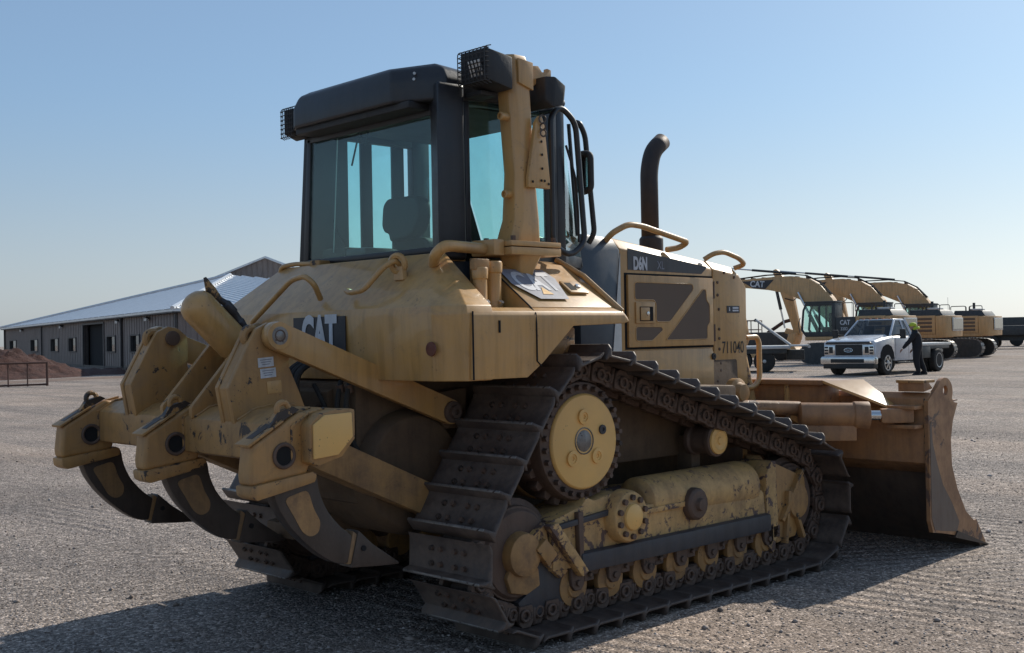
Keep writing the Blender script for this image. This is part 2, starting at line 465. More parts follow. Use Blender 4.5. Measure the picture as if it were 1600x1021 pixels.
# shoe in local coordinates: x along travel, y across, z outward; pin line at z = 0
def shoe_mesh():
    m = MB(); h = SW/2
    z0 = PIN-0.006
    prof = [(-0.106, z0-0.022), (-0.085, z0), (0.075, z0), (0.100, z0+0.014), (0.108, z0+0.026), (0.082, z0+0.015),
            (-0.066, z0+0.014), (-0.076, z0+0.072), (-0.090, z0+0.072), (-0.112, z0-0.010)]
    # ends slightly chamfered at the grouser
    def ring(y, cut):
        return [(x, y, z if z < z0+0.05 else z-cut) for x, z in prof]
    m.loft([ring(-h, 0.024), ring(-h+0.022, 0.0), ring(h-0.022, 0.0), ring(h, 0.024)])
    return m.build('track_shoe', MT['steel'], None, bev=0.003, seg=1, sharp=50)
shoe0 = shoe_mesh()
me = shoe0.data
me.materials.append(MT['bright'])
for p in me.polygons:                 # the worn top edge of the grouser
    if all(me.vertices[i].co.z > PIN+0.060 for i in p.vertices): p.material_index = 1
def bolts_mesh():
    m = MB()
    for sx in (-0.032, 0.045):
        for sy in (-0.125, -0.055, 0.055, 0.125):
            m.cyl((sx, sy, PIN+0.006), (sx, sy, PIN+0.026), 0.016, 0.014, 6)
    return m.build('shoe_bolts', MT['link'], None)
bolts0 = bolts_mesh()
def link_mesh():
    m = MB()
    for y in (-0.088, 0.088):
        s = 1 if y > 0 else -1
        for dx, yy, L0 in ((-0.048, y, 0.095), (0.048, y+s*0.022, 0.095)):
            pts = [(dx-0.045, -0.05), (dx+0.045, -0.05), (dx+0.052, -0.02), (dx+0.052, 0.04), (dx+0.03, 0.066), (dx-0.03, 0.066), (dx-0.052, 0.04), (dx-0.052, -0.02)]
            m.prism(pts, 'y', yy-0.016, yy+0.016)
        m.prism([(-0.06, -0.055), (0.06, -0.055), (0.06, -0.02), (-0.06, -0.02)], 'y', y-0.02, y+0.03)
        m.torus((-0.062, y+s*0.022, 0), (0, 1, 0), 0.027, 0.010, 14, 6)
        m.torus((0.062, y+s*0.044, 0), (0, 1, 0), 0.027, 0.010, 14, 6)
        m.cyl((-0.02, y+s*0.02, -0.03), (-0.02, y+s*0.02, 0.06), 0.013, n=8)
    m.cyl((-PT/2, -0.115, 0), (-PT/2, 0.115, 0), 0.026, n=12)
    return m.build('track_link', MT['link'], None, bev=0.0035, seg=1)
link0 = link_mesh()

tracks = []
for s in (-1, 1):
    m = MB()
    # the chain's bushings in one ring: the part the shoes and links belong to
    for k in range(NS):
        p = on_path(k*PT)
        m.cyl((p.x, s*YC-0.08, p.y), (p.x, s*YC+0.08, p.y), 0.032, n=10)
    t = m.build('track', MT['link'], dz)
    ph = 0.075
    for k in range(NS):
        a, b = on_path(k*PT+ph), on_path((k+1)*PT+ph)
        c = (a+b)/2; d = (b-a).normalized()
        X = Vector((d.x, 0, d.y)); Z = Vector((-d.y, 0, d.x)); Y = Z.cross(X)
        M4 = Matrix((X, Y, Z)).transposed().to_4x4(); M4.translation = Vector((c.x, s*YC, c.y))
        sh = inst(shoe0, 'track_shoe', t, M4)
        inst(link0, 'track_link', t, M4)
        tag(inst(bolts0, 'shoe_bolts', t, M4), kind='stuff')
    tracks.append(t)
for o in (shoe0, bolts0, link0): bpy.data.objects.remove(o, do_unlink=True)

def both(o):
    mirror(o); return o

# ---- sprocket and final drive (right side built, then mirrored)
cx, cz = C_SP
fd = MB().lathe((cx, -0.45, cz), (0, -1, 0), [(0, 0.20), (0.10, 0.24), (0.12, 0.33), (0.34, 0.345), (0.36, 0.33), (0.365, 0.2)], 40).build('final_drive', MT['roller'], dz, bev=0.006)
m = MB(); pts = []
nt_ = 26
for i in range(nt_):
    a = 2*math.pi*i/nt_
    for da, r in ((-0.09, 0.325), (-0.045, 0.368), (0.045, 0.368), (0.09, 0.325)):
        pts.append((cx+math.cos(a+da)*r, cz+math.sin(a+da)*r))
m.prism(pts, 'y', -0.985, -0.905)
m.build('sprocket', MT['link'], fd, bev=0.004, seg=1)
MB().lathe((cx, -0.80, cz), (0, -1, 0), [(0, 0.335), (0.10, 0.345), (0.20, 0.33), (0.24, 0.325), (0.258, 0.32), (0.258, 0.1)], 44).build('hub_flange', MT['link'], fd, bev=0.004)
HY = -1.072
hub = MB().lathe((cx+.012, -1.05, cz-.004), (0, -1, 0), [(0, 0.262), (0.014, 0.262), (0.026, 0.252), (0.028, 0.10), (0.028, 0.02)], 48).build('hub_cover', MT['clean'], fd, bev=0.003)
for i in range(28):
    a = 2*math.pi*(i+0.5)/28
    MB().cyl((cx+math.cos(a)*0.293, -1.045, cz+math.sin(a)*0.293), (cx+math.cos(a)*0.293, -1.088, cz+math.sin(a)*0.293), 0.0175, 0.015, 6).build('hub_bolt', MT['link'], fd)
MB().lathe((cx, HY-0.006, cz), (0, -1, 0), [(-0.012, 0.074), (0.004, 0.074), (0.006, 0.070), (-0.004, 0.066), (0.006, 0.050), (0.014, 0.0)], 28).build('hub_cap', MT['bright'], fd)
for a in (92, 222, 318):
    x, z = cx+math.cos(R(a))*0.132, cz+math.sin(R(a))*0.132
    MB().lathe((x, HY-0.004, z), (0, -1, 0), [(0, 0.042), (0.014, 0.042), (0.016, 0.026), (0.010, 0.024), (0.010, 0.013), (0.004, 0.012)], 20).build('hub_plug', MT['clean'], fd)
MB().lathe((cx+math.cos(R(20))*0.155, HY-0.004, cz+math.sin(R(20))*0.155), (0, -1, 0), [(0, 0.026), (0.012, 0.026), (0.013, 0.012), (0.006, 0.01)], 16).build('hub_plug', MT['guard'], fd)
both(fd)

# ---- idlers, rollers, roller frame
for c in (C_RI, C_FI):
    front = c is C_FI
    idl = MB().lathe((c.x, -0.84, c.y), (0, -1, 0), [(0, 0.10), (0.0, 0.22), (0.02, 0.235), (0.02, 0.245), (0.045, 0.25), (0.06, 0.285), (0.15, 0.285), (0.165, 0.25), (0.19, 0.245), (0.19, 0.235), (0.21, 0.22), (0.21, 0.1)], 36).build('idler_wheel', MT['link'], dz, bev=0.003)
    MB().lathe((c.x, -1.045, c.y), (0, -1, 0), [(0, 0.12), (0.06, 0.11), (0.07, 0.06)], 20).build('idler_hub', MT['roller'], idl, bev=0.004)
    both(idl)
for i in range(7):
    x = 0.36+i*0.298
    rl = MB().lathe((x, -0.82, 0.222), (0, -1, 0), [(0, 0.06), (0.0, 0.105), (0.035, 0.105), (0.045, 0.085), (0.20, 0.085), (0.21, 0.105), (0.245, 0.105), (0.25, 0.06), (0.262, 0.055)], 26).build('track_roller', MT['roller'], dz, bev=0.004)
    m = MB().prism([(x-0.05, 0.33), (x-0.05, 0.235), (x-0.025, 0.205), (x+0.025, 0.205), (x+0.05, 0.235), (x+0.05, 0.33)], 'y', -1.075, -1.10)
    m.bx(x+0.05, x+0.125, -1.04, -1.10, 0.245, 0.32)
    m.cyl((x+0.087, -1.10, 0.28), (x+0.087, -1.118, 0.28), 0.014, n=6)
    m.cyl((x, -1.10, 0.245), (x, -1.112, 0.245), 0.018, n=10)
    m.build('roller_bracket', MT['link'], rl, bev=0.003, seg=1)
    both(rl)
cr = MB().lathe((1.712, -0.84, 0.905), (0, -1, 0), [(0, 0.06), (0, 0.10), (0.03, 0.10), (0.04, 0.085), (0.15, 0.085), (0.16, 0.10), (0.19, 0.10), (0.195, 0.085)], 26).build('carrier_roller', MT['link'], dz, bev=0.003)
MB().lathe((1.712, -1.035, 0.905), (0, -1, 0), [(0, 0.085), (0.012, 0.083), (0.02, 0.06), (0.014, 0.05), (0.014, 0.025), (0.022, 0.02), (0.022, 0.0)], 26).build('roller_cap', MT['clean'], cr)
MB().bx(1.67, 1.76, -0.74, -0.86, 0.62, 0.93).build('roller_bracket', MT['hull'], cr, bev=0.01)
both(cr)

# roller frame: main beam with pivot boss, recoil housing, rear end, guard bar
FY0, FY1 = -0.80, -1.10
rf = MB().prism([(0.17, 0.33), (0.17, 0.44), (0.16, 0.60), (0.40, 0.655), (0.44, 0.70), (0.50, 0.672), (0.60, 0.69), (0.70, 0.70), (0.86, 0.655), (0.95, 0.60), (2.02, 0.60), (2.10, 0.55), (2.13, 0.33)], 'y', FY0, FY1).build('roller_frame', MT['yellow_mud'], dz, bev=0.012)
# ledge along the frame
MB().prism([(0.13, 0.545), (0.60, 0.585), (0.60, 0.615), (0.13, 0.575)], 'y', FY1-0.001, FY1-0.03).build('frame_ledge', MT['guard'], rf, bev=0.004)
MB().prism([(0.86, 0.55), (1.30, 0.555), (1.30, 0.585), (0.86, 0.58)], 'y', FY1-0.001, FY1-0.02).build('frame_ledge', MT['yellow_mud'], rf, bev=0.004)
# recoil housing: big horizontal tube
rh = MB().lathe((0.98, -0.965, 0.595), (1, 0, 0), [(0, 0.05), (0.0, 0.10), (0.03, 0.145), (1.02, 0.155), (1.06, 0.150), (1.10, 0.12), (1.10, 0.05)], 30).build('recoil_housing', MT['yellow_mud'], rf, bev=0.006)
# pivot boss
pv = MB().lathe((0.72, FY1+0.01, 0.565), (0, -1, 0), [(0, 0.15), (0.06, 0.145), (0.085, 0.135), (0.09, 0.075), (0.098, 0.068), (0.10, 0.0)], 34).build('pivot_boss', MT['yellow_mud'], rf, bev=0.004)
MB().lathe((0.72, FY1-0.086, 0.565), (0, -1, 0), [(0, 0.074), (0.012, 0.07), (0.02, 0.055), (0.024, 0.0)], 26).build('pivot_cap', MT['clean'], rf)
for i in range(10):
    a = 2*math.pi*(i+0.5)/10
    x, z = 0.72+math.cos(a)*0.108, 0.565+math.sin(a)*0.108
    MB().cyl((x, FY1-0.072, z), (x, FY1-0.096, z), 0.0165, 0.0165, 8).build('boss_bolt', MT['link'], rf)
MB().lathe((1.36, FY1+0.02, 0.56), (0, -1, 0), [(0, 0.10), (0.06, 0.095), (0.075, 0.08), (0.075, 0.04), (0.10, 0.035), (0.10, 0.0)], 14).build('grease_cover', MT['link'], rf, bev=0.004)
# vertical rib and rear end plate with its slanted bolted bracket
MB().prism([(0.345, 0.335), (0.375, 0.335), (0.375, 0.63), (0.335, 0.63)], 'y', FY1-0.001, FY1-0.035).build('frame_rib', MT['link'], rf, bev=0.006)
rb = MB()
rb.prism([(0.13, 0.60), (-0.02, 0.50), (0.24, 0.285), (0.30, 0.32), (0.16, 0.44)], 'y', -0.82, -1.09)
rb.prism([(0.10, 0.585), (0.165, 0.60), (0.40, 0.31), (0.345, 0.285)], 'y', FY1+0.004, FY1-0.05)
rb.build('idler_bracket', MT['yellow_mud'], rf, bev=0.008)
MB().prism([(0.03, 0.47), (0.10, 0.52), (0.19, 0.43), (0.115, 0.375)], 'y', -1.085, -1.125).build('bracket_block', MT['yellow_chip'], rf, bev=0.008)
MB().prism([(-0.14, 0.34), (-0.10, 0.41), (0.02, 0.43), (0.09, 0.36), (0.10, 0.27), (0.0, 0.235), (-0.11, 0.26)], 'y', -1.02, -1.075).build('idler_guard', MT['roller'], rf, bev=0.012)
MB().prism([(0.10, 0.40), (0.24, 0.40), (0.37, 0.30), (0.33, 0.14), (0.0, 0.10), (-0.05, 0.20), (0.08, 0.27)], 'y', -0.85, -1.06).build('guiding_guard', MT['guard'], rf, bev=0.012)
# the long dark guard bar under the frame
MB().prism([(0.345, 0.318), (2.12, 0.318), (2.12, 0.42), (0.345, 0.415)], 'y', FY1-0.002, FY1-0.045, [(0.352, 0.305), (2.115, 0.305), (2.11, 0.412), (0.352, 0.405)]).build('guard_bar', MT['guard'], rf, bev=0.012)
MB().prism([(0.50, 0.26), (2.10, 0.26), (2.10, 0.315), (0.46, 0.315)], 'y', -0.84, -1.06).build('roller_plate', MT['link'], rf, bev=0.005)
# front end: fork with triangular ribbed plate and idler carrier
fe = MB()
fe.prism([(2.13, 0.30), (2.13, 0.66), (2.19, 0.74), (2.24, 0.74), (2.26, 0.30), (2.20, 0.14), (2.14, 0.20)], 'y', -0.86, -1.10)
fe.build('idler_fork', MT['yellow_mud'], rf, bev=0.01)
fp = MB().prism([(2.26, 0.72), (2.60, 0.60), (2.62, 0.50), (2.58, 0.38), (2.48, 0.22), (2.26, 0.20)], 'y', -1.03, -1.08).build('idler_cover', MT['yellow_chip'], rf, bev=0.008)
m = MB(); m.box((2.42, -1.09, 0.50), (0.03, 0.05, 0.40), Matrix.Rotation(R(38), 3, 'Y')); m.box((2.36, -1.09, 0.36), (0.028, 0.045, 0.34), Matrix.Rotation(R(8), 3, 'Y')); m.box((2.47, -1.09, 0.36), (0.028, 0.045, 0.34), Matrix.Rotation(R(-26), 3, 'Y'))
m.build('cover_rib', MT['yellow_chip'], rf, bev=0.004)
MB().bx(2.20, 2.60, -0.83, -1.02, 0.36, 0.50).build('idler_yoke', MT['guard'], rf, bev=0.01)
both(rf)

# ---- hull, belly and rear case
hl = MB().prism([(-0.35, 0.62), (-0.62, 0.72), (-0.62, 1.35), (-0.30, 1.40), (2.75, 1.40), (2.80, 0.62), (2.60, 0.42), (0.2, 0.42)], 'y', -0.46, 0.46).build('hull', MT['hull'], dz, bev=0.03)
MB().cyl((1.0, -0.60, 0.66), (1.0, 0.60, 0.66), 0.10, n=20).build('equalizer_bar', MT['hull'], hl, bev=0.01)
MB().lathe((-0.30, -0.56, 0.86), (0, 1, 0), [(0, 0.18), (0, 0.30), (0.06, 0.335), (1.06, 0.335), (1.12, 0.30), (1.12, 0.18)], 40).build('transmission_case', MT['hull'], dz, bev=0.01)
MB().prism([(-0.66, 0.88), (-0.66, 1.30), (-0.615, 1.32), (-0.615, 0.86)], 'y', -0.26, 0.26).build('rear_cover_plate', MT['hull'], hl, bev=0.01)
for y in (-0.20, 0.20):
    for z in (0.95, 1.22):
        MB().cyl((-0.655, y, z), (-0.69, y, z), 0.018, n=6).build('cover_bolt', MT['link'], hl)
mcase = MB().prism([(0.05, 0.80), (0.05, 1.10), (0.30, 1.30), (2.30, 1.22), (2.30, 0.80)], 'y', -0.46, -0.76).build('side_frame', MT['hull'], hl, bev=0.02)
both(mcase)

# ---- rear tank with its sloping shoulders
t0, t1, t2, t3 = 1.365, 1.69, 1.73, 2.02
def ring_t(z, x0, yr, yl, ch, x1=-0.05):
    return [(x0, yl-ch*0.9, z), (x0, -yr+ch*1.6, z), (x0+ch*0.85, -yr, z), (max(-0.36, x0+ch*0.85+0.01), -yr, z), (max(-0.36, x0+ch*0.85+0.01), -0.70, z), (x1, -0.70, z), (x1, yl, z), (x0+ch*1.3, yl, z)]
tank = MB().loft([ring_t(t0, -0.60, 1.235, 1.08, 0.10), ring_t(t1, -0.62, 1.25, 1.08, 0.10), ring_t(t2, -0.61, 1.235, 1.065, 0.10), ring_t(t3, -0.29, 0.76, 0.76, 0.04)])
tank = tank.build('fuel_tank', MT['yellow'], dz, bev=0.022, seg=3, ang=20)
dcl = MB().prism([(0.10, 1.49), (0.10, 1.70), (-0.39, 1.70), (-0.39, 1.49)], 'x', -0.627, -0.623).build('tank_decal', MT['decal'], tank, bev=0.0)
text('lettering', 'CAT', MT['white'], tank, (-0.6285, -0.150, 1.60), (0, -1, 0), (0, 0, 1), 0.185, sx=0.64, bold=0.05)
MB().poly([(-0.6295, -0.10, 1.535), (-0.6295, -0.19, 1.535), (-0.6295, -0.145, 1.595)], [(0, 1, 2)]).build('logo_triangle', MT['clean'], tank)
MB().lathe((-0.618, -1.085, 1.522), (-1, 0, 0), [(0, 0.036), (0.008, 0.034), (0.010, 0.0)], 26).build('reflector', MT['red'], tank)
# lifting eye and bent handrails on the tank's slope
m = MB().tube(fil([(-0.41, -0.62, 1.93), (-0.46, -0.62, 1.985), (-0.53, -0.61, 1.95), (-0.60, -0.52, 1.83), (-0.60, -0.40, 1.82), (-0.585, -0.345, 1.835), (-0.55, -0.34, 1.83)], 0.03), 0.015, 10)
m.build('grab_handle', MT['yellow'], tank)
m = MB().torus((-0.45, -0.62, 1.965), (1, 0.3, 0.2), 0.042, 0.018, 20, 8); m.prism([(-0.59, 1.88), (-0.67, 1.88), (-0.66, 1.95), (-0.59, 1.95)], 'x', -0.43, -0.455)
m.build('lifting_eye', MT['yellow'], tank)
m = MB().tube(fil([(-0.61, 0.50, 1.64), (-0.66, 0.49, 1.68), (-0.66, 0.06, 1.91), (-0.66, -0.07, 1.925), (-0.63, -0.115, 1.88), (-0.56, -0.07, 1.80)], 0.05), 0.016, 10)
m.build('grab_rail', MT['yellow'], tank)
m = MB().tube(fil([(-0.30, 0.74, 1.96), (-0.31, 0.72, 2.025), (-0.28, 0.62, 2.04), (-0.24, 0.40, 2.03)], 0.05), 0.014, 10)
m.build('grab_rail', MT['yellow'], tank)
MB().prism([(-0.27, 0.36), (-0.30, 0.42), (-0.22, 0.48), (-0.16, 0.46), (-0.12, 0.38)], 'z', 1.99, 2.05).build('tow_hook_cover', MT['yellow_chip'], tank, bev=0.01)

# ---- right fender: side wall, sloping deck, seam, filler caps, latch, decal
side = [(-0.505, 1.37), (-0.14, 1.37), (-0.03, 1.44), (0.20, 1.625), (0.60, 1.635), (0.64, 1.665), (0.60, 1.70), (-0.505, 1.70)]
def frng(y, dz_, dx_=0, x0=-0.505):
    return [(max(x0, x)+(dx_ if x > 0.5 else 0), y, z+(dz_ if z > 1.66 else 0)) for x, z in side]
fender = MB().loft([frng(-1.255, -0.02), frng(-1.245, 0.0), frng(-1.205, 0.02), frng(-0.72, 0.02)]).build('right_fender', MT['yellow'], dz, bev=0.012, seg=2, ang=25)
MB().loft([[(-0.062, y_, 1.69), (0.60-q_, y_, 1.69), (0.60-q_, y_, z_), (-0.062, y_, z_)] for y_, z_, q_ in ((-1.20, 1.725, 0.0), (-0.86, 1.97, 0.05), (-0.74, 2.0, 0.06))]).build('fender_deck', MT['yellow'], fender, bev=0.008, seg=2)
# recessed seams (dark gaskets standing 1 mm off the skin)
m = MB()
m.tube([(-0.064, -0.90, 1.945), (-0.064, -1.20, 1.728), (-0.072, -1.250, 1.690), (-0.075, -1.258, 1.64), (-0.075, -1.258, 1.45), (-0.045, -1.257, 1.425)], 0.0042, 6)
MB().tube([(-0.502, -1.257, 1.70), (-0.502, -1.257, 1.37)], 0.005, 6).build('panel_seam', MT['hole'], fender)
m.build('panel_seam', MT['hole'], fender)
MB().bx(-0.335, -0.325, -1.2565, -1.262, 1.595, 1.655).build('latch_slot', MT['hole'], fender)
# sloped deck decal with worn letters: plane through (y=-1.205,z=1.73) and (y=-0.86,z=1.97)
SL = Vector((0, 0.345, 0.25)).normalized(); SN = Vector((0, -SL.z, SL.y))
def deck(x, t, off=0.003):
    return Vector((x, -1.205, 1.73)) + SL*t + SN*off
pts = [deck(-0.03, 0.34), deck(0.30, 0.34), deck(0.33, 0.26), deck(0.27, 0.06), deck(0.06, 0.06), deck(-0.04, 0.20)]
MB().poly(pts + [p+SN*0.001 for p in pts], [tuple(range(6)), tuple(range(6, 12))[::-1]] + [(i, (i+1) % 6, 6+(i+1) % 6, 6+i) for i in range(6)]).build('deck_decal', MT['decal_worn'], fender)
text('lettering', 'CAT', MT['white'], fender, deck(0.145, 0.215, 0.0045), (1, 0, 0), SL, 0.17, sx=0.62, bold=0.03)
MB().poly([deck(0.11, 0.10, 0.006), deck(0.19, 0.10, 0.006), deck(0.15, 0.17, 0.006)], [(0, 1, 2)]).build('logo_triangle', MT['clean'], fender)
# latch on the deck: frame with recess and button
def deckbox(x0, x1, ta, tb, h0, h1):
    P = [deck(x, t, h) for x in (x0, x1) for t in (ta, tb) for h in (h0, h1)]
    return MB().poly(P, [(0, 1, 3, 2), (4, 6, 7, 5), (0, 4, 5, 1), (2, 3, 7, 6), (0, 2, 6, 4), (1, 5, 7, 3)])
lt = deckbox(0.335, 0.475, 0.12, 0.23, -0.004, 0.010).build('deck_latch', MT['yellow'], fender, bev=0.004)
deckbox(0.352, 0.40, 0.14, 0.21, 0.004, 0.0115).build('latch_recess', MT['hole'], fender)
c_ = deck(0.43, 0.175, 0.010); MB().lathe(c_, SN, [(0, 0.018), (0.008, 0.016), (0.010, 0.0)], 16).build('latch_button', MT['chrome'], fender)
MB().tube([(0.605, -1.235, 1.70), (0.575, -0.98, 1.905), (0.545, -0.80, 2.005)], 0.016, 8).build('fender_lip', MT['yellow'], fender)
# filler necks behind the seam
for (x, y, z0, z1, r, bolt) in ((-0.265, -1.05, 1.74, 1.935, 0.036, True), (-0.150, -1.02, 1.74, 1.970, 0.044, False)):
    fn = MB().lathe((x, y, z0-0.02), (0, 0, 1), [(0, r*1.15), (0.02, r*1.15), (0.03, r), (z1-z0-0.05, r), (z1-z0-0.045, r*1.12), (z1-z0, r*1.18), (z1-z0+0.012, r*1.08), (z1-z0+0.016, 0)], 24).build('filler_neck', MT['yellow'], fender, bev=0.002)
    if bolt:
        MB().prism([(x-0.05, y-0.02), (x+0.05, y-0.02), (x+0.05, y+0.02), (x-0.05, y+0.02)], 'z', z1-0.02, z1+0.035).build('cap_lock', MT['yellow_chip'], fender, bev=0.006)
    MB().cyl((x, y-r, z0-0.01), (x, y-r-0.02, z0+0.015), 0.014, n=8).build('neck_foot', MT['chrome'], fender)
# rear deck handrail pipe to the mast foot
MB().tube(fil([(-0.36, -0.80, 1.96), (-0.43, -0.90, 1.995), (-0.41, -0.94, 2.035), (-0.36, -0.94, 2.04), (-0.08, -0.90, 2.035)], 0.04, 5), 0.030, 14).build('deck_rail', MT['yellow'], fender)
# left fender, plain mirror of the wedge
lf = MB().loft([[(x+.25 if x < 0 else x, -y, z) for x, y, z in frng(-1.07, -0.02)], [(x+.25 if x < 0 else x, -y, z) for x, y, z in frng(-1.04, 0.02)], [(x+.25 if x < 0 else x, -y, z) for x, y, z in frng(-0.86, 0.25, -0.05)], [(x+.25 if x < 0 else x, -y, z) for x, y, z in frng(-0.74, 0.27, -0.06)]])
lfo = lf.build('left_fender', MT['yellow'], dz, bev=0.012, seg=2, ang=25)
# floor between fenders, under the cab
MB().bx(-0.28, 0.74, -0.71, 0.71, 1.55, 1.985).build('cab_floor', MT['navy'], dz, bev=0.01)
# step plate inside the right fender opening
stp = MB().bx(0.02, 0.52, -0.80, -0.96, 1.38, 1.62).build('battery_box', MT['yellow_chip'], dz, bev=0.01)
MB().tube(fil([(0.56, -0.80, 1.66), (0.62, -0.80, 1.50), (0.68, -0.78, 1.36)], 0.04), 0.016, 8).build('step_bar', MT['alu'], dz)

# ---- mast foot and mast
ms = MB().lathe((0.165, -0.90, 1.90), (0, 0, 1), [(0, 0.075), (0.03, 0.085), (0.10, 0.125), (0.105, 0.13)], 6).build('mast_foot', MT['yellow'], dz, bev=0.008)
MB().prism([(-0.02, -1.03), (0.35, -1.03), (0.35, -0.76), (-0.02, -0.76)], 'z', 2.004, 2.045).build('foot_flange', MT['yellow'], ms, bev=0.005)
MB().prism([(-0.02, -1.03), (0.35, -1.03), (0.35, -0.76), (-0.02, -0.76)], 'z', 2.05, 2.078).build('foot_flange', MT['yellow'], ms, bev=0.005)
MB().bx(-0.10, -0.022, -0.98, -0.80, 2.00, 2.085).build('foot_block', MT['yellow'], ms, bev=0.01)
for p in ((0.02, -1.0), (0.32, -1.0), (0.02, -0.79), (0.32, -0.79)):
    MB().cyl((p[0], p[1], 2.078), (p[0], p[1], 2.105), 0.016, n=6).build('foot_bolt', MT['link'], ms)
def mring(z, x0, x1, y0, y1, c=0.03):
    return [(x0, y0+c, z), (x0+c, y0, z), (x1-c, y0, z), (x1, y0+c, z), (x1, y1-c, z), (x1-c, y1, z), (x0+c, y1, z), (x0, y1-c, z)]
mast = MB().loft([mring(2.078, 0.045, 0.262, -0.985, -0.81), mring(2.20, 0.085, 0.262, -0.98, -0.82), mring(2.45, 0.105, 0.250, -0.965, -0.82), mring(2.85, 0.080, 0.238, -0.955, -0.81), mring(3.05, 0.065, 0.228, -0.95, -0.81), mring(3.085, 0.075, 0.218, -0.94, -0.82)]).build('mast', MT['yellow'], dz, bev=0.008)
MB().prism([(0.115, 2.93), (0.225, 2.90), (0.225, 3.05), (0.115, 3.06)], 'y', -0.952, -0.966).build('mast_top_plate', MT['yellow'], mast, bev=0.004)
hp = MB().prism([(0.145, 2.37), (0.305, 2.37), (0.305, 2.42), (0.27, 2.72), (0.25, 2.76), (0.235, 2.76), (0.205, 2.72), (0.145, 2.42)], 'y', -0.975, -0.998).build('hole_plate', MT['yellow'], mast, bev=0.002)
for x, z in ((0.24, 2.62), (0.243, 2.55), (0.243, 2.475), (0.235, 2.41), (0.26, 2.41), (0.17, 2.40), (0.29, 2.395)):
    MB().cyl((x, -1.003, z), (x, -1.0045, z), 0.0075, n=8).build('plate_hole', MT['hole'], mast)
m = MB(); m.torus((0.24, -1.014, 2.74), (0.3, 1, 0.1), 0.02, 0.005, 14, 6); m.torus((0.242, -1.014, 2.70), (1, 0.2, 0.1), 0.017, 0.005, 14, 6); m.torus((0.245, -1.014, 2.665), (0.2, 1, 0), 0.018, 0.005, 14, 6)
m.build('shackle_chain', MT['steel'], mast)
for z, x in ((2.75, 0.07), (2.335, 0.09)):
    MB().lathe((x+0.02, -0.90, z), (-1, -0.1, 0), [(0, 0.022), (0.06, 0.022), (0.062, 0.013), (0.05, 0.012)], 14).build('mast_stub', MT['yellow'], mast)
# work lamp on a bracket at the mast's front
br = MB().prism([(0.245, 2.90), (0.245, 3.05), (0.33, 3.06), (0.36, 3.03), (0.40, 3.035), (0.40, 3.055), (0.43, 3.05), (0.43, 3.015), (0.36, 2.99), (0.30, 2.95)], 'y', -0.87, -0.90).build('lamp_bracket', MT['yellow'], mast, bev=0.003)
MB().loft([[(0.31, -0.97, 2.86), (0.31, -0.82, 2.86), (0.31, -0.82, 2.99), (0.31, -0.97, 2.99)], [(0.34, -1.0, 2.82), (0.34, -0.79, 2.82), (0.36, -0.79, 2.99), (0.36, -1.0, 2.99)], [(0.42, -1.0, 2.84), (0.42, -0.79, 2.84), (0.44, -0.79, 2.95), (0.44, -1.0, 2.95)], [(0.47, -0.96, 2.88), (0.47, -0.83, 2.88), (0.47, -0.83, 2.93), (0.47, -0.96, 2.93)]]).build('mast_work_lamp', MT['blackm'], dz, bev=0.01)

# ---- engine bay: hood, panels, side door, nose
hood = MB()
hy = 0.45
hood.loft([[(1.49, -hy, 1.13), (1.49, hy, 1.13), (1.49, hy, 2.13), (1.49, hy-0.07, 2.205), (1.49, -hy+0.07, 2.205), (1.49, -hy, 2.13)],
           [(2.47, -hy, 1.13), (2.47, hy, 1.13), (2.47, hy, 2.02), (2.47, hy-0.07, 2.085), (2.47, -hy+0.07, 2.085), (2.47, -hy, 2.02)]])
hood = hood.build('hood', MT['yellow'], dz, bev=0.012)
nose = MB().loft([[(2.474, -hy-.006, 1.05), (2.474, hy+.006, 1.05), (2.474, hy+.006, 2.02), (2.474, hy-0.065, 2.09), (2.474, -hy+0.065, 2.09), (2.474, -hy-.006, 2.02)],
                  [(2.78, -hy-.006, 1.05), (2.78, hy+.006, 1.05), (2.78, hy+.006, 1.985), (2.78, hy-0.065, 2.05), (2.78, -hy+0.065, 2.05), (2.78, -hy-.006, 1.985)],
                  [(2.86, -hy-.004, 1.05), (2.86, hy+.004, 1.05), (2.87, hy+.004, 1.90), (2.85, hy-0.05, 1.955), (2.85, -hy+0.05, 1.955), (2.87, -hy-.004, 1.90)],
                  [(2.88, -hy+0.03, 1.05), (2.88, hy-0.03, 1.05), (2.89, hy-0.03, 1.86), (2.89, hy-0.08, 1.89), (2.89, -hy+0.08, 1.89), (2.89, -hy+0.03, 1.86)]]).build('radiator_guard', MT['yellow'], dz, bev=0.012)
for i in range(6):
    MB().bx(2.885, 2.90, -0.36, 0.36, 1.15+i*0.115, 1.23+i*0.115).build('grille_slat', MT['blackm'], nose)
for x, z in ((2.52, 1.93), (2.52, 1.84), (2.53, 1.74), (2.53, 1.60), (2.53, 1.535), (2.53, 1.46), (2.54, 1.36), (2.60, 2.0), (2.72, 1.97), (2.54, 1.31), (2.50, 1.235)):
    MB().lathe((x, -hy-.006, z), (0, -1, 0), [(0, 0.011), (0.006, 0.010), (0.008, 0)], 10).build('rivet', MT['link'], nose)
text('unit_number', '711040', MT['ink'], nose, (2.69, -hy-.0075, 1.465), (1, 0, 0), (0, 0, 1), 0.088, sx=0.72, bold=0.004)
MB().bx(2.625, 2.775, -hy-.008, -hy-.010, 1.715, 1.765).build('stick_on_label', MT['decal'], nose)
text('lettering', 'B', MT['white'], nose, (2.65, -hy-.0115, 1.74), (1, 0, 0), (0, 0, 1), 0.026, sx=0.8, bold=0.03)
for z0_, z1_ in ((1.744, 1.757), (1.726, 1.737)): MB().bx(2.69, 2.76, -hy-.0105, -hy-.0115, z0_, z1_).build('label_print', MT['white'], nose)
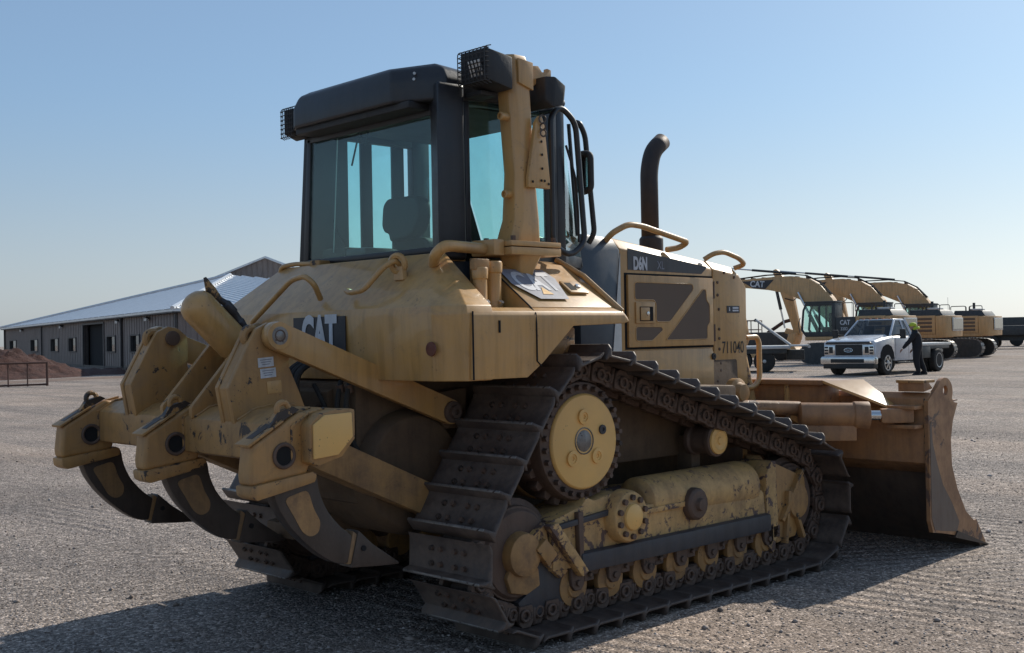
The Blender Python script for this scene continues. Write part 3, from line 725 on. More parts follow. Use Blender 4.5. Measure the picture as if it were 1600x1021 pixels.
# decal stripe on the hood side
def sheet(name, pts, y, mat, parent, th=0.002, bev=0):
    return MB().prism(pts, 'y', y, y-th).build(name, mat, parent, bev=bev)
sheet('model_stripe', [(1.565, 1.995), (2.345, 1.985), (2.40, 2.025), (2.40, 2.038), (1.565, 2.135)], -hy-.001, MT['decal_grey'], hood)
text('lettering', 'D6N', MT['white'], hood, (1.69, -hy-.004, 2.035), (1, 0, 0), (0, 0, 1), 0.082, sx=0.62, bold=0.05)
text('lettering', 'XL', MT['decal_worn'], hood, (1.90, -hy-.004, 2.03), (1, 0, 0), (0, 0, 1), 0.055, sx=0.8, bold=0.01)
# side door: rim, frame and sunken grille panels
DO = [(1.545, 1.485), (1.545, 1.965), (2.45, 1.960), (2.45, 1.485)]
MB().prism([(1.528, 1.475), (1.528, 1.975), (2.465, 1.972), (2.465, 1.475)], 'y', -hy-.0005, -hy-.003).build('door_gasket', MT['hole'], hood)
door = MB().prism([(1.545, 1.49), (1.545, 1.962), (2.45, 1.957), (2.45, 1.49)], 'y', -hy-.001, -hy-.022).build('engine_door', MT['yellow'], hood, bev=0.005)
def gp(pts):
    pts = fil([(p[0], p[1], 0) for p in pts], 0.022, 3, closed=True)
    pts = [(p.x, p.y) for p in pts]
    o = MB().prism(pts, 'y', -hy-.020, -hy-.0235).build('grille_panel', MT['mesh'], hood)
    rim = MB().tube([(p[0], -hy-.0225, p[1]) for p in pts], 0.0042, 6, closed=True).build('grille_rim', MT['yellow'], hood)
gp([(1.605, 1.80), (1.605, 1.915), (2.215, 1.912), (2.225, 1.875), (1.965, 1.655), (1.82, 1.655), (1.82, 1.775), (1.80, 1.80)])
gp([(1.61, 1.53), (1.61, 1.625), (1.875, 1.622), (1.89, 1.60), (1.775, 1.53)])
gp([(1.915, 1.532), (2.335, 1.88), (2.365, 1.875), (2.37, 1.80), (2.405, 1.775), (2.405, 1.645), (2.375, 1.625), (2.375, 1.532)])
lf_ = MB().bx(1.605, 1.80, -hy-.021, -hy-.034, 1.645, 1.785).build('latch_frame', MT['yellow'], hood, bev=0.006)
MB().bx(1.64, 1.775, -hy-.034, -hy-.0355, 1.66, 1.755).build('latch_recess', MT['hole'], hood)
MB().bx(1.645, 1.735, -hy-.034, -hy-.041, 1.665, 1.75).build('latch_paddle', MT['yellow'], hood, bev=0.003)
MB().lathe((1.712, -hy-.041, 1.71), (0, -1, 0), [(0, 0.014), (0.006, 0.013), (0.008, 0)], 14).build('latch_lock', MT['chrome'], hood)
for z in (1.875, 1.575):
    MB().cyl((2.462, -hy-.014, z-0.06), (2.462, -hy-.014, z+0.06), 0.011, n=10).build('door_hinge', MT['link'], hood)
sheet('lower_skirt', [(1.505, 1.14), (1.505, 1.468), (2.43, 1.468), (2.455, 1.44), (2.455, 1.14)], -hy-.001, MT['yellow'], hood, 0.012, 0.004)
MB().lathe((2.45, -hy-.012, 1.41), (0, -1, 0), [(0, 0.024), (0.01, 0.022), (0.012, 0.010), (0.006, 0.0)], 16).build('skirt_bolt', MT['blackm'], hood)
# hood rails, exhaust
m = MB().tube(fil([(1.40, -0.40, 2.17), (1.40, -0.47, 2.225), (1.52, -0.50, 2.285), (1.66, -0.50, 2.28), (2.14, -0.50, 2.195), (2.12, -0.44, 2.16), (2.02, -0.41, 2.145)], 0.05, 4), 0.020, 10).build('hood_rail', MT['yellow'], hood)
both(m)
m = MB().tube(fil([(2.42, -0.42, 2.09), (2.46, -0.47, 2.13), (2.56, -0.49, 2.145), (2.74, -0.49, 2.105), (2.84, -0.47, 2.065), (2.80, -0.40, 2.04)], 0.04, 4), 0.018, 10).build('hood_rail', MT['yellow'], nose)
both(m)
path = fil([(2.225, -0.10, 2.10), (2.225, -0.10, 2.74), (2.27, -0.10, 2.88), (2.38, -0.10, 2.96)], 0.14, 8)
ex = MB().tube(path, 0.09, 26, cap=False, radii=[0.063]*len(path)).build('exhaust_stack', MT['exhaust'], dz)
sol = ex.modifiers.new('wall', 'SOLIDIFY'); sol.thickness = 0.006
MB().lathe((2.235, -0.10, 2.10), (0, 0, 1), [(0, 0.085), (0.15, 0.085), (0.17, 0.07), (0.17, 0.05)], 26).build('exhaust_collar', MT['exhaust'], ex, bev=0.004)
# side hand bar at the nose
MB().tube(fil([(2.885, -0.43, 1.535), (3.02, -0.43, 1.54), (3.05, -0.43, 1.50), (3.05, -0.43, 1.22), (2.97, -0.43, 1.17), (2.885, -0.43, 1.17)], 0.05, 4), 0.020, 10).build('nose_hand_bar', MT['yellow'], dz)
# firewall column between cab and hood
fw = MB().loft([[(1.10, -0.46, 1.50), (1.485, -0.46, 1.13), (1.485, 0.46, 1.13), (1.10, 0.46, 1.50)], [(1.10, -0.46, 2.10), (1.485, -0.46, 2.12), (1.485, 0.46, 2.12), (1.10, 0.46, 2.10)], [(1.16, -0.43, 2.215), (1.485, -0.40, 2.20), (1.485, 0.40, 2.20), (1.16, 0.43, 2.215)]]).build('firewall_cowl', MT['navy'], dz, bev=0.02)
MB().prism([(1.36, 1.20), (1.478, 1.20), (1.478, 2.10)], 'y', -0.461, -0.466).build('cowl_panel', MT['alu'], fw)

# ---- cab
def quad(name, P, mat, parent, th=0.008):
    P = [Vector(p) for p in P]
    n_ = (P[1]-P[0]).cross(P[-1]-P[0]).normalized()*th
    k = len(P)
    return MB().poly(P+[p+n_ for p in P], [tuple(range(k))[::-1], tuple(range(k, 2*k))] + [(i, (i+1) % k, k+(i+1) % k, k+i) for i in range(k)]).build(name, mat, parent)
XB, XM, XF = -0.17, 0.71, 1.16
WB, WF = 0.70, 0.44
zb, zt = 1.985, 2.93
cab = MB().prism([(XB-0.01, WB-0.02), (XB-0.01, -WB+0.02), (XM, -WB), (XF, -WF), (XF, WF), (XM, WB)], 'z', zb, zb+0.075).build('cab', MT['black'], dz, bev=0.01)
# posts
for s in (-1, 1):
    if s < 0:
        pp = MB().loft([[(-0.27, s*0.74, 1.99), (-0.075, s*0.745, 1.99), (-0.06, s*0.60, 1.99), (-0.20, s*0.60, 1.99)], [(-0.265, s*0.74, 2.93), (-0.075, s*0.745, 2.93), (-0.06, s*0.60, 2.93), (-0.20, s*0.60, 2.93)]])
    else:
        pp = MB().loft([[(-0.20, s*0.70, 1.99), (0.17, s*0.72, 1.99), (0.17, s*0.66, 1.99), (-0.18, s*0.64, 1.99)], [(-0.19, s*0.62, 2.93), (0.17, s*0.72, 2.93), (0.17, s*0.66, 2.93), (-0.18, s*0.56, 2.93)]])
    pp.build('roll_post', MT['black'], cab, bev=0.022, seg=3)
    MB().bx(XM-(0.02 if s > 0 else 0.06), XM+(0.12 if s > 0 else 0.005), s*0.655, s*0.72, 2.0, 2.93).build('door_post', MT['black'], cab, bev=0.008)
    MB().prism([(XF-0.05, s*(WF+0.035)), (XF+0.01, s*(WF-0.0)), (XF-0.03, s*(WF-0.05)), (XF-0.08, s*(WF-0.01))], 'z', 2.0, 2.93, [(XF-0.35, s*(WF+0.075)), (XF-0.29, s*(WF+0.04)), (XF-0.33, s*(WF-0.01)), (XF-0.38, s*(WF+0.03))]).build('front_post', MT['black'], cab, bev=0.006)
    # door: frame and pane
    dfm = MB()
    y0, y1 = (s*0.722, s*0.70)
    dfm.bx(-0.06, XM-0.06, y0, y1, 2.03, 2.085); dfm.bx(-0.06, XM-0.06, y0, y1, 2.86, 2.92)
    dfm.bx(-0.06, -0.025, y0, y1, 2.03, 2.92); dfm.bx(XM-0.16, XM-0.062, y0, y1, 2.03, 2.92)
    if s > 0: dfm.bx(0.295, 0.385, y0, y1, 2.03, 2.92)
    dfm.build('door_frame', MT['black'], cab, bev=0.006)
    quad('door_glass', [(-0.03, s*0.712, 2.08), (XM-0.11, s*0.712, 2.08), (XM-0.11, s*0.712, 2.87), (-0.03, s*0.712, 2.87)], MT['glass'], cab, 0.005)
    quad('corner_glass', [(XM, s*0.69, 2.06), (XF-0.06, s*(WF+0.03), 2.06), (XF-0.36, s*(WF+0.07), 2.92), (XM, s*0.69, 2.92)], MT['glass'], cab, 0.005)
quad('windscreen', [(XF-0.02, -0.40, 2.06), (XF-0.02, 0.40, 2.06), (XF-0.32, 0.44, 2.92), (XF-0.32, -0.44, 2.92)], MT['glass'], cab, 0.005)
quad('rear_glass', [(XB-0.01, -0.61, 2.055), (XB-0.01, 0.64, 2.055), (XB-0.01, 0.565, 2.80), (XB-0.01, -0.61, 2.80)], MT['glass'], cab, 0.005)
m = MB(); m.bx(XB-0.02, XB+0.02, -0.62, 0.66, 2.035, 2.065); m.bx(XB-0.02, XB+0.02, -0.62, 0.60, 2.775, 2.95)
m.prism([(0.60, 2.05), (0.655, 2.05), (0.59, 2.80), (0.55, 2.80)], 'x', XB-0.02, XB+0.02)
m.build('rear_window_frame', MT['black'], cab, bev=0.006)
for s in (-1, 1): MB().bx(-0.06, XM, s*0.66, s*0.70, 2.84, 2.95).build('roof_rail', MT['black'], cab, bev=0.01)
# roof with rear visor
roof = MB()
def rr(z, e=0.0, xr=0.0):
    return [(-0.36+xr, 0.47-e, z), (-0.36+xr, -0.47+e, z), (-0.20, -0.735+e, z), (XM+0.02-e, -0.72+e, z), (XF-0.28-e, -0.50+e, z), (XF-0.28-e, 0.50-e, z), (XM+0.02-e, 0.72-e, z), (-0.20, 0.735-e, z)]
roof.loft([rr(2.835, 0.0, 0.0)[:3]+[(XM+0.02, -0.72, 2.915), (XF-0.28, -0.50, 2.915), (XF-0.28, 0.50, 2.915), (XM+0.02, 0.72, 2.915), (-0.20, 0.735, 2.835)], rr(2.955), [(x, y, z-(0.045 if x > 0.5 else 0)) for x, y, z in rr(3.015, 0.03, 0.02)], [(x, y, z-(0.05 if x > 0.5 else 0)) for x, y, z in rr(3.045, 0.09, 0.06)]])
roof.build('cab_roof', MT['black'], cab, bev=0.03, seg=3, ang=20)
MB().prism([(0.50, 2.80), (0.50, 2.84), (-0.58, 2.84), (-0.58, 2.80)], 'x', -0.33, -0.17).build('visor_underside', MT['blackm'], cab, bev=0.01)
for y, z in ((-0.585, 2.985), (-0.58, 2.955)): MB().cyl((-0.285, y, z), (-0.296, y-0.008, z), 0.008, n=10).build('roof_bolt', MT['alu'], cab)
# rear work lamps in wire cages
def wirebox(x0, x1, y0, y1, z0, z1, lampn=True):
    b_ = MB().loft([[(x1, y0, z0), (x1, y1, z0), (x1, y1, z1), (x1, y0, z1)], [(x0, y0+0.02, z0+0.03), (x0, y1-0.02, z0+0.03), (x0, y1-0.02, z1-0.0), (x0, y0+0.02, z1-0.0)]]).build('work_lamp', MT['blackm'], cab, bev=0.01)
    m = MB(); xg = x0-0.014
    for k in range(7):
        y = y0+0.01+(y1-y0-0.02)*k/6
        m.tube(fil([(x0+0.01, y, z0), (xg, y, z0+0.01), (xg, y, z1), (x0+0.01, y, z1+0.012)], 0.015, 3), 0.0028, 5)
    for k in range(7):
        z = z0+0.01+(z1-z0-0.02)*k/6
        m.tube(fil([(x0+0.01, y0-0.008, z), (xg, y0-0.004, z), (xg, y1+0.004, z), (x0+0.01, y1+0.008, z)], 0.015, 3), 0.0028, 5)
    tag(m.build('lamp_cage', MT['blackm'], cab), kind='stuff')
wirebox(-0.30, -0.20, 0.55, 0.69, 2.80, 2.98)
lb = MB().loft([[(-0.13, -0.98, 2.915), (0.06, -0.98, 2.88), (0.06, -0.78, 2.88), (-0.13, -0.78, 2.915)], [(-0.13, -0.98, 3.08), (0.06, -0.98, 3.055), (0.06, -0.78, 3.055), (-0.13, -0.78, 3.08)]]).build('work_lamp', MT['blackm'], cab, bev=0.012)
m = MB()
for k in range(8):
    y = -0.985+0.21*k/7
    m.tube(fil([(-0.10, y, 2.895), (-0.148, y, 2.905), (-0.148, y, 3.078), (-0.10, y, 3.092)], 0.02, 3), 0.003, 5)
for k in range(8):
    z = 2.905+0.17*k/7
    m.tube(fil([(-0.12, -0.99, z), (-0.148, -0.985, z), (-0.148, -0.775, z), (-0.12, -0.77, z)], 0.02, 3), 0.003, 5)
tag(m.build('lamp_cage', MT['blackm'], cab), kind='stuff')
rot = Matrix.Rotation(R(-18), 3, 'Y') @ Matrix.Rotation(R(15), 3, 'Z')
MB().box((-0.145, -0.915, 2.975), (0.012, 0.075, 0.085), rot).build('lamp_lens', MT['alu'], cab, bev=0.003)
m = MB()
for k in (-1, 0, 1):
    m.box(Vector((-0.152, -0.915, 2.975))+rot @ Vector((-0.002, k*0.022, 0)), (0.006, 0.004, 0.09), rot)
    m.box(Vector((-0.152, -0.915, 2.975))+rot @ Vector((-0.002, 0, k*0.024)), (0.006, 0.08, 0.004), rot)
tag(m.build('lens_grid', MT['hole'], cab), kind='stuff')
MB().bx(-0.06, 0.06, -0.86, -0.72, 2.86, 2.885).build('lamp_shelf', MT['blackm'], cab, bev=0.008)
# hand rails and mirror
m = MB().tube(fil([(0.42, -0.90, 2.08), (0.42, -0.90, 2.80), (0.50, -0.90, 2.86), (0.62, -0.90, 2.78), (0.68, -0.90, 2.10), (0.55, -0.90, 2.02)], 0.06, 4, closed=True), 0.017, 10, closed=True).build('door_rail', MT['black'], cab)
MB().tube([(0.48, -0.90, 2.04), (0.50, -0.72, 2.04)], 0.014, 8).build('rail_mount', MT['black'], cab)
MB().tube([(0.52, -0.90, 2.85), (0.52, -0.72, 2.85)], 0.014, 8).build('rail_mount', MT['black'], cab)
MB().tube(fil([(0.93, -0.58, 2.86), (0.95, -0.62, 2.86), (1.00, -0.62, 2.79), (1.09, -0.60, 2.20), (1.08, -0.56, 2.14)], 0.05, 4), 0.017, 10).build('front_rail', MT['black'], cab)
MB().tube([(0.90, -0.58, 2.85), (0.98, -0.56, 2.18)], 0.012, 8).build('front_rail', MT['black'], cab)
mir = MB().tube(fil([(0.86, -0.70, 2.42), (0.86, -0.79, 2.43), (0.86, -0.79, 2.64), (0.86, -0.70, 2.65)], 0.03, 4, closed=True), 0.020, 10, closed=True)
mir.build('mirror', MT['blackm'], cab)
MB().bx(0.875, 0.888, -0.78, -0.71, 2.43, 2.64).build('mirror_glass', MT['chrome'], cab)
MB().tube(fil([(0.70, -0.745, 2.68), (0.76, -0.76, 2.50), (0.80, -0.74, 2.28), (0.80, -0.74, 2.12)], 0.05), 0.008, 6).build('wiper_arm', MT['blackm'], cab)
# inside: seat, console, posts, levers
seat = MB().loft([[(0.22, -0.22, 2.0), (0.70, -0.22, 2.0), (0.70, 0.22, 2.0), (0.22, 0.22, 2.0)], [(0.22, -0.24, 2.12), (0.74, -0.24, 2.14), (0.74, 0.24, 2.14), (0.22, 0.24, 2.12)]])
seat = seat.build('seat', MT['blackm'], cab, bev=0.04, seg=3)
MB().loft([[(0.10, -0.22, 2.08), (0.20, -0.22, 2.08), (0.20, 0.10, 2.08), (0.10, 0.10, 2.08)], [(0.06, -0.20, 2.16), (0.16, -0.20, 2.16), (0.16, 0.08, 2.16), (0.06, 0.08, 2.16)]]).build('seat_backrest', MT['blackm'], cab, bev=0.03, seg=3)
hp_ = [(-0.15, 2.16), (-0.20, 2.20), (-0.235, 2.26), (-0.23, 2.36), (-0.19, 2.395), (0.06, 2.395), (0.10, 2.36), (0.115, 2.24), (0.095, 2.20), (0.05, 2.19), (0.04, 2.14)]
MB().prism([(p.x-0.03, p.y) for p in fil([(a_, b_, 0) for a_, b_ in hp_], 0.05, 4, closed=True)], 'x', -0.02, 0.08).build('headrest', MT['blackm'], cab, bev=0.02, seg=3)
MB().bx(-0.13, 0.35, 0.30, 0.55, 2.02, 2.13).build('side_console', MT['blackm'], cab, bev=0.03)
MB().bx(-0.13, 0.10, 0.10, 0.30, 2.06, 2.115).build('storage_box', MT['guard'], cab, bev=0.02)
MB().tube(fil([(-0.10, 0.33, 2.13), (-0.12, 0.38, 2.22), (-0.12, 0.42, 2.30)], 0.04), 0.006, 6).build('lever', MT['blackm'], cab)
MB().tube([(-0.14, 0.40, 2.10), (-0.14, 0.34, 2.78)], 0.0035, 5).build('wiper_blade', MT['alu'], cab)
MB().tube(fil([(-0.14, 0.20, 2.60), (-0.14, 0.12, 2.79), (-0.14, 0.06, 2.70), (-0.14, 0.03, 2.79)], 0.01), 0.006, 5).build('hanging_wire', MT['blackm'], cab)
MB().bx(-0.10, 0.80, -0.55, 0.55, 2.86, 2.885).build('headliner', MT['blackm'], cab)
MB().bx(0.95, 1.10, -0.30, 0.30, 2.05, 2.18).build('dashboard', MT['blackm'], cab, bev=0.03)
for s in (-1, 1):
    MB().tube(fil([(0.80, s*0.55, 2.1), (0.80, s*0.57, 2.60), (0.84, s*0.54, 2.75)], 0.05), 0.012, 8).build('inside_rail', MT['blackm'], cab)

# ---- ripper
rip = MB().prism([(-1.388, 1.035), (-1.388, 1.20), (-1.30, 1.25), (-1.20, 1.268), (-1.10, 1.262), (-1.10, 1.13), (-1.17, 1.055), (-1.30, 1.015)], 'y', -1.04, 1.12).build('ripper_beam', MT['yellow_chip'], dz, bev=0.014)
MB().prism([(-1.345, 1.04), (-1.345, 1.205), (-1.29, 1.252), (-1.20, 1.270), (-1.098, 1.264), (-1.098, 1.13), (-1.17, 1.053), (-1.30, 1.02)], 'y', -1.12, -1.041).build('beam_end', MT['yellow_chip'], rip, bev=0.014)
MB().prism([(-1.33, 1.055), (-1.33, 1.205), (-1.27, 1.245), (-1.125, 1.25), (-1.12, 1.14), (-1.20, 1.065)], 'y', -1.12, -1.132).build('beam_end_plate', MT['clean'], rip, bev=0.006)
def shank_at(y0, first=False):
    """pocket and curved shank; y0 is the right face of the pocket"""
    yc = y0+0.055
    pk = MB()
    pk.prism([(-1.585, 1.13), (-1.60, 1.00), (-1.595, 0.955), (-1.31, 0.985), (-1.295, 1.04), (-1.30, 1.255), (-1.34, 1.262)], 'y', y0, y0+0.11)
    pk = pk.build('shank_pocket', MT['yellow_chip'], rip, bev=0.026, seg=4)
    MB().prism([(-1.605, 0.955), (-1.60, 0.91), (-1.57, 0.892), (-1.27, 0.945), (-1.265, 0.985), (-1.29, 0.995)], 'y', y0-0.010, y0+0.120).build('pocket_collar', MT['yellow_chip'], rip, bev=0.012)
    MB().prism([(-1.605, 1.122), (-1.43, 1.222), (-1.43, 1.234), (-1.61, 1.134)], 'y', y0-0.002, y0+0.110).build('pocket_lid', MT['yellow_chip'], rip, bev=0.003)
    MB().prism([(-1.57, 1.146), (-1.47, 1.203), (-1.47, 1.215), (-1.57, 1.158)], 'y', y0+0.03, y0+0.08).build('lid_recess', MT['shank'], rip)
    m = MB().torus((-1.415, y0+0.03, 1.275), (0, 1, 0), 0.030, 0.014, 18, 8); m.prism([(-1.50, 1.19), (-1.34, 1.27), (-1.37, 1.285), (-1.45, 1.262)], 'y', y0+0.012, y0+0.048)
    m.build('lifting_eye', MT['yellow_chip'], rip)
    MB().torus((-1.432, y0-0.004, 1.075), (0, 1, 0), 0.050, 0.009, 26, 8).build('pin_bushing', MT['link'], rip)
    MB().cyl((-1.432, y0-0.003, 1.075), (-1.432, y0+0.02, 1.075), 0.048, n=22).build('pin_bore', MT['hole'], rip)
    sp = [(-1.49, 0.96), (-1.455, 0.850), (-1.40, 0.765), (-1.32, 0.680), (-1.235, 0.610), (-1.15, 0.560), (-1.075, 0.552), (-1.04, 0.66), (-1.13, 0.730), (-1.20, 0.81), (-1.24, 0.90), (-1.25, 0.99)]
    sh = MB().prism([(p.x, p.y) for p in fil([(a, b, 0) for a, b in sp], 0.04, 3, closed=True)], 'y', yc-0.037, yc+0.037).build('ripper_shank', MT['shank'], dz, bev=0.008)
    MB().prism([(p.x, p.y) for p in fil([(-1.425, 0.885, 0), (-1.30, 0.915, 0), (-1.27, 0.82, 0), (-1.235, 0.765, 0), (-1.245, 0.715, 0), (-1.29, 0.70, 0), (-1.33, 0.725, 0), (-1.385, 0.82, 0)], 0.03, 3, closed=True)], 'y', yc-0.0375, yc-0.0395).build('painted_panel', MT['roller'] if y0 < -1 else MT['shankpaint'], sh)
    MB().prism([(-1.095, 0.55), (-1.06, 0.70), (-1.03, 0.675), (-1.06, 0.55)], 'y', yc-0.040, yc+0.040).build('tip_collar', MT['shankpaint'], sh, bev=0.006)
    tip = MB().loft([[(-1.08, yc-0.048, 0.535), (-1.08, yc+0.048, 0.535), (-1.035, yc+0.048, 0.70), (-1.035, yc-0.048, 0.70)], [(-0.95, yc-0.047, 0.522), (-0.95, yc+0.047, 0.522), (-0.95, yc+0.043, 0.625), (-0.95, yc-0.043, 0.625)], [(-0.79, yc-0.03, 0.508), (-0.79, yc+0.03, 0.508), (-0.79, yc+0.03, 0.518), (-0.79, yc-0.03, 0.518)]]).build('ripper_tip', MT['shank'], sh, bev=0.005)
    MB().cyl((-1.01, yc-0.046, 0.615), (-1.01, yc-0.054, 0.615), 0.013, n=12).build('tip_pin', MT['hole'], sh)
    return sh
for y in (-1.05, -0.07, 0.91): shank_at(y)
# bracket plates
outer = [(-1.39, 1.19), (-1.42, 1.36), (-1.30, 1.58), (-1.265, 1.635), (-1.20, 1.665), (-1.145, 1.655), (-1.09, 1.61), (-1.085, 1.54), (-1.09, 1.45), (-1.03, 1.32), (-0.99, 1.22)]
for s in (-1, 1):
    for y in (0.555, 0.455):
        MB().prism(outer, 'y', s*y-0.016, s*y+0.016).build('bracket_plate', MT['yellow_chip'], rip, bev=0.006)
    MB().loft([[(-1.385, s*0.535, 1.2), (-1.385, s*0.462, 1.2), (-1.365, s*0.462, 1.2), (-1.365, s*0.535, 1.2)], [(-1.415, s*0.535, 1.358), (-1.415, s*0.462, 1.358), (-1.395, s*0.462, 1.358), (-1.395, s*0.535, 1.358)], [(-1.295, s*0.535, 1.578), (-1.295, s*0.462, 1.578), (-1.275, s*0.462, 1.573), (-1.275, s*0.535, 1.573)]]).build('bracket_web', MT['yellow_chip'], rip, bev=0.005)
    MB().cyl((-1.18, s*0.42, 1.60), (-1.18, s*0.64, 1.60), 0.040, n=22).build('bracket_pin', MT['link'], rip, bev=0.004)
    MB().lathe((-1.18, s*0.60, 1.60), (0, s, 0), [(0, 0.046), (0.040, 0.044), (0.041, 0.030), (0.036, 0.028), (0.042, 0.020), (0.044, 0)], 24).build('pin_cap', MT['bright'], rip)
    MB().torus((-1.262, s*0.505, 1.60), (0, 1, 0), 0.036, 0.022, 18, 8).build('bracket_roll', MT['yellow_chip'], rip)
    # upper arm
    a, b = Vector((-1.18, 1.60)), Vector((-0.105, 1.175)); d = (b-a).normalized(); n_ = Vector((-d.y, d.x))
    pts = []
    for k in range(9):
        an = math.pi/2+math.pi*k/8; pts.append(a+(d*math.cos(an)+n_*math.sin(an))*0.068)
    for k in range(9):
        an = -math.pi/2+math.pi*k/8; pts.append(b+(d*math.cos(an)+n_*math.sin(an))*0.068)
    arm = MB().prism([(p.x, p.y) for p in pts], 'y', s*0.575, s*0.63).build('upper_arm', MT['yellow'], dz, bev=0.008)
    MB().lathe((b.x, s*0.625, b.y), (0, s, 0), [(0, 0.06), (0.02, 0.058), (0.022, 0.036), (0.045, 0.034), (0.047, 0.016), (0.03, 0.014)], 22).build('arm_pin', MT['link'], arm)
    MB().lathe((a.x, s*0.625, a.y), (0, s, 0), [(0, 0.066), (0.012, 0.066), (0.014, 0.045)], 22).build('arm_boss', MT['yellow'], arm)
    # lower arm box
    a, b = Vector((-1.12, 1.10)), Vector((-0.02, 0.60)); d = (b-a).normalized(); n_ = Vector((-d.y, d.x))
    pts = [a+n_*0.085, b+n_*0.085, b-n_*0.085, a-n_*0.085]
    MB().prism([(p.x, p.y) for p in pts], 'y', s*0.50, s*0.66).build('lower_arm', MT['roller'], dz, bev=0.008)
    MB().prism([(-0.25, 1.27), (0.05, 1.30), (0.05, 1.08), (-0.10, 1.08)], 'y', s*0.46, s*0.57).build('arm_lug', MT['hull'], dz, bev=0.01)
for y in (0.15, -0.15):
    MB().prism([(-1.395, 1.20), (-1.395, 1.255), (-1.09, 1.595), (-1.03, 1.62), (-0.97, 1.55), (-0.95, 1.20)], 'y', y-0.016, y+0.016).build('bracket_plate', MT['yellow_chip'], rip, bev=0.006)
# centre cylinder with hose
a, b = Vector((-1.30, 0.0, 1.795)), Vector((-0.62, 0, 1.14))
d = (b-a).normalized()
cyl_ = MB().lathe(a-d*0.02, d, [(0, 0.02), (0.012, 0.052), (0.035, 0.080), (0.07, 0.092), (0.36, 0.092), (0.375, 0.080), (0.39, 0.080), (0.40, 0.10), (0.48, 0.10), (0.50, 0.06)], 32).build('tilt_cylinder', MT['yellow'], dz, bev=0.004)
MB().cyl(a+d*0.54, b+d*0.25, 0.04, n=20).build('cylinder_rod', MT['chrome'], cyl_)
up = Vector((0, 0, 1)); up = (up-d*up.dot(d)).normalized()
q0 = a+d*0.05+up*0.092
MB().tube([q0-d*0.07+up*0.045, q0+up*0.02, q0+d*0.07+up*0.015], 0.02, 10, radii=[0.008, 0.028, 0.022]).build('cylinder_ear', MT['yellow_chip'], cyl_)
MB().tube([q0+d*0.06+up*0.02, q0+d*0.10+up*0.03, q0+d*0.11+up*0.03, q0+d*0.17+up*0.028, q0+d*0.18+up*0.028, q0+d*0.22+up*0.022, q0+d*0.23+up*0.02, q0+d*0.28+up*0.015], 0.02, 12, radii=[0.016, 0.018, 0.027, 0.027, 0.020, 0.020, 0.026, 0.018]).build('hose_fitting', MT['guard'], cyl_)
MB().tube([q0+d*0.27+up*0.015, q0+d*0.42+up*0.0, q0+d*0.60-up*0.02, q0+d*0.78-up*0.06], 0.017, 10).build('hose', MT['rubber'], cyl_)
MB().tube(fil([q0+d*0.12-up*0.01, q0+d*0.20-up*0.004, q0+d*0.33-up*0.004], 0.02), 0.006, 6).build('steel_line', MT['alu'], cyl_)
for dy in (0.0, 0.05, 0.10):
    MB().tube(fil([(-0.63, -0.10-dy, 1.50), (-0.85, -0.14-dy, 1.40), (-0.86, -0.20-dy, 1.22), (-0.70, -0.26-dy, 1.05), (-0.60, -0.26-dy, 0.95)], 0.1, 5), 0.018, 8).build('hose', MT['rubber'], dz)
m = MB(); m.prism([(-0.90, 1.10), (-0.90, 1.02), (-0.35, 0.80), (-0.35, 0.90)], 'y', -0.49, 0.49)
m.build('draft_frame', MT['hull'], dz, bev=0.01)
# white plates on the bracket
for i, (dx, dz_) in enumerate(((0.0, 0.0), (0.012, -0.052))):
    m = MB().box((-1.22+dx, -0.5725, 1.475+dz_), (0.085, 0.002, 0.045), Matrix.Rotation(R(-4), 3, 'Y')).build('data_plate', MT['white'], rip)
    for k in range(3):
        MB().box((-1.22+dx, -0.574, 1.487+dz_-k*0.011), (0.065-k*0.012, 0.001, 0.004), Matrix.Rotation(R(-4), 3, 'Y')).build('plate_print', MT['decal_worn'], rip)
m = MB().box((-1.175, -0.5725, 1.355), (0.08, 0.003, 0.06), Matrix.Rotation(R(-4), 3, 'Y')).build('data_plate', MT['yellow'], rip, bev=0.001)

# ---- blade and push frame
BW = 1.62
def bprof(off):
    return [(4.12+off, -0.02), (4.00, 0.10), (3.80, 0.28), (3.68, 0.45), (3.605, 0.62), (3.59, 0.80), (3.61, 0.93), (3.67, 1.07)]
fr = bprof(0)
back = [(x-0.02, z) for x, z in fr]
bl = MB().prism(fr+[(3.65, 1.08), (3.595, 0.94), (3.575, 0.80), (3.59, 0.615), (3.665, 0.44), (3.785, 0.27), (3.98, 0.08), (4.06, -0.02)], 'y', -BW+0.01, BW-0.01).build('blade', MT['bare'], dz, bev=0.003, seg=1)
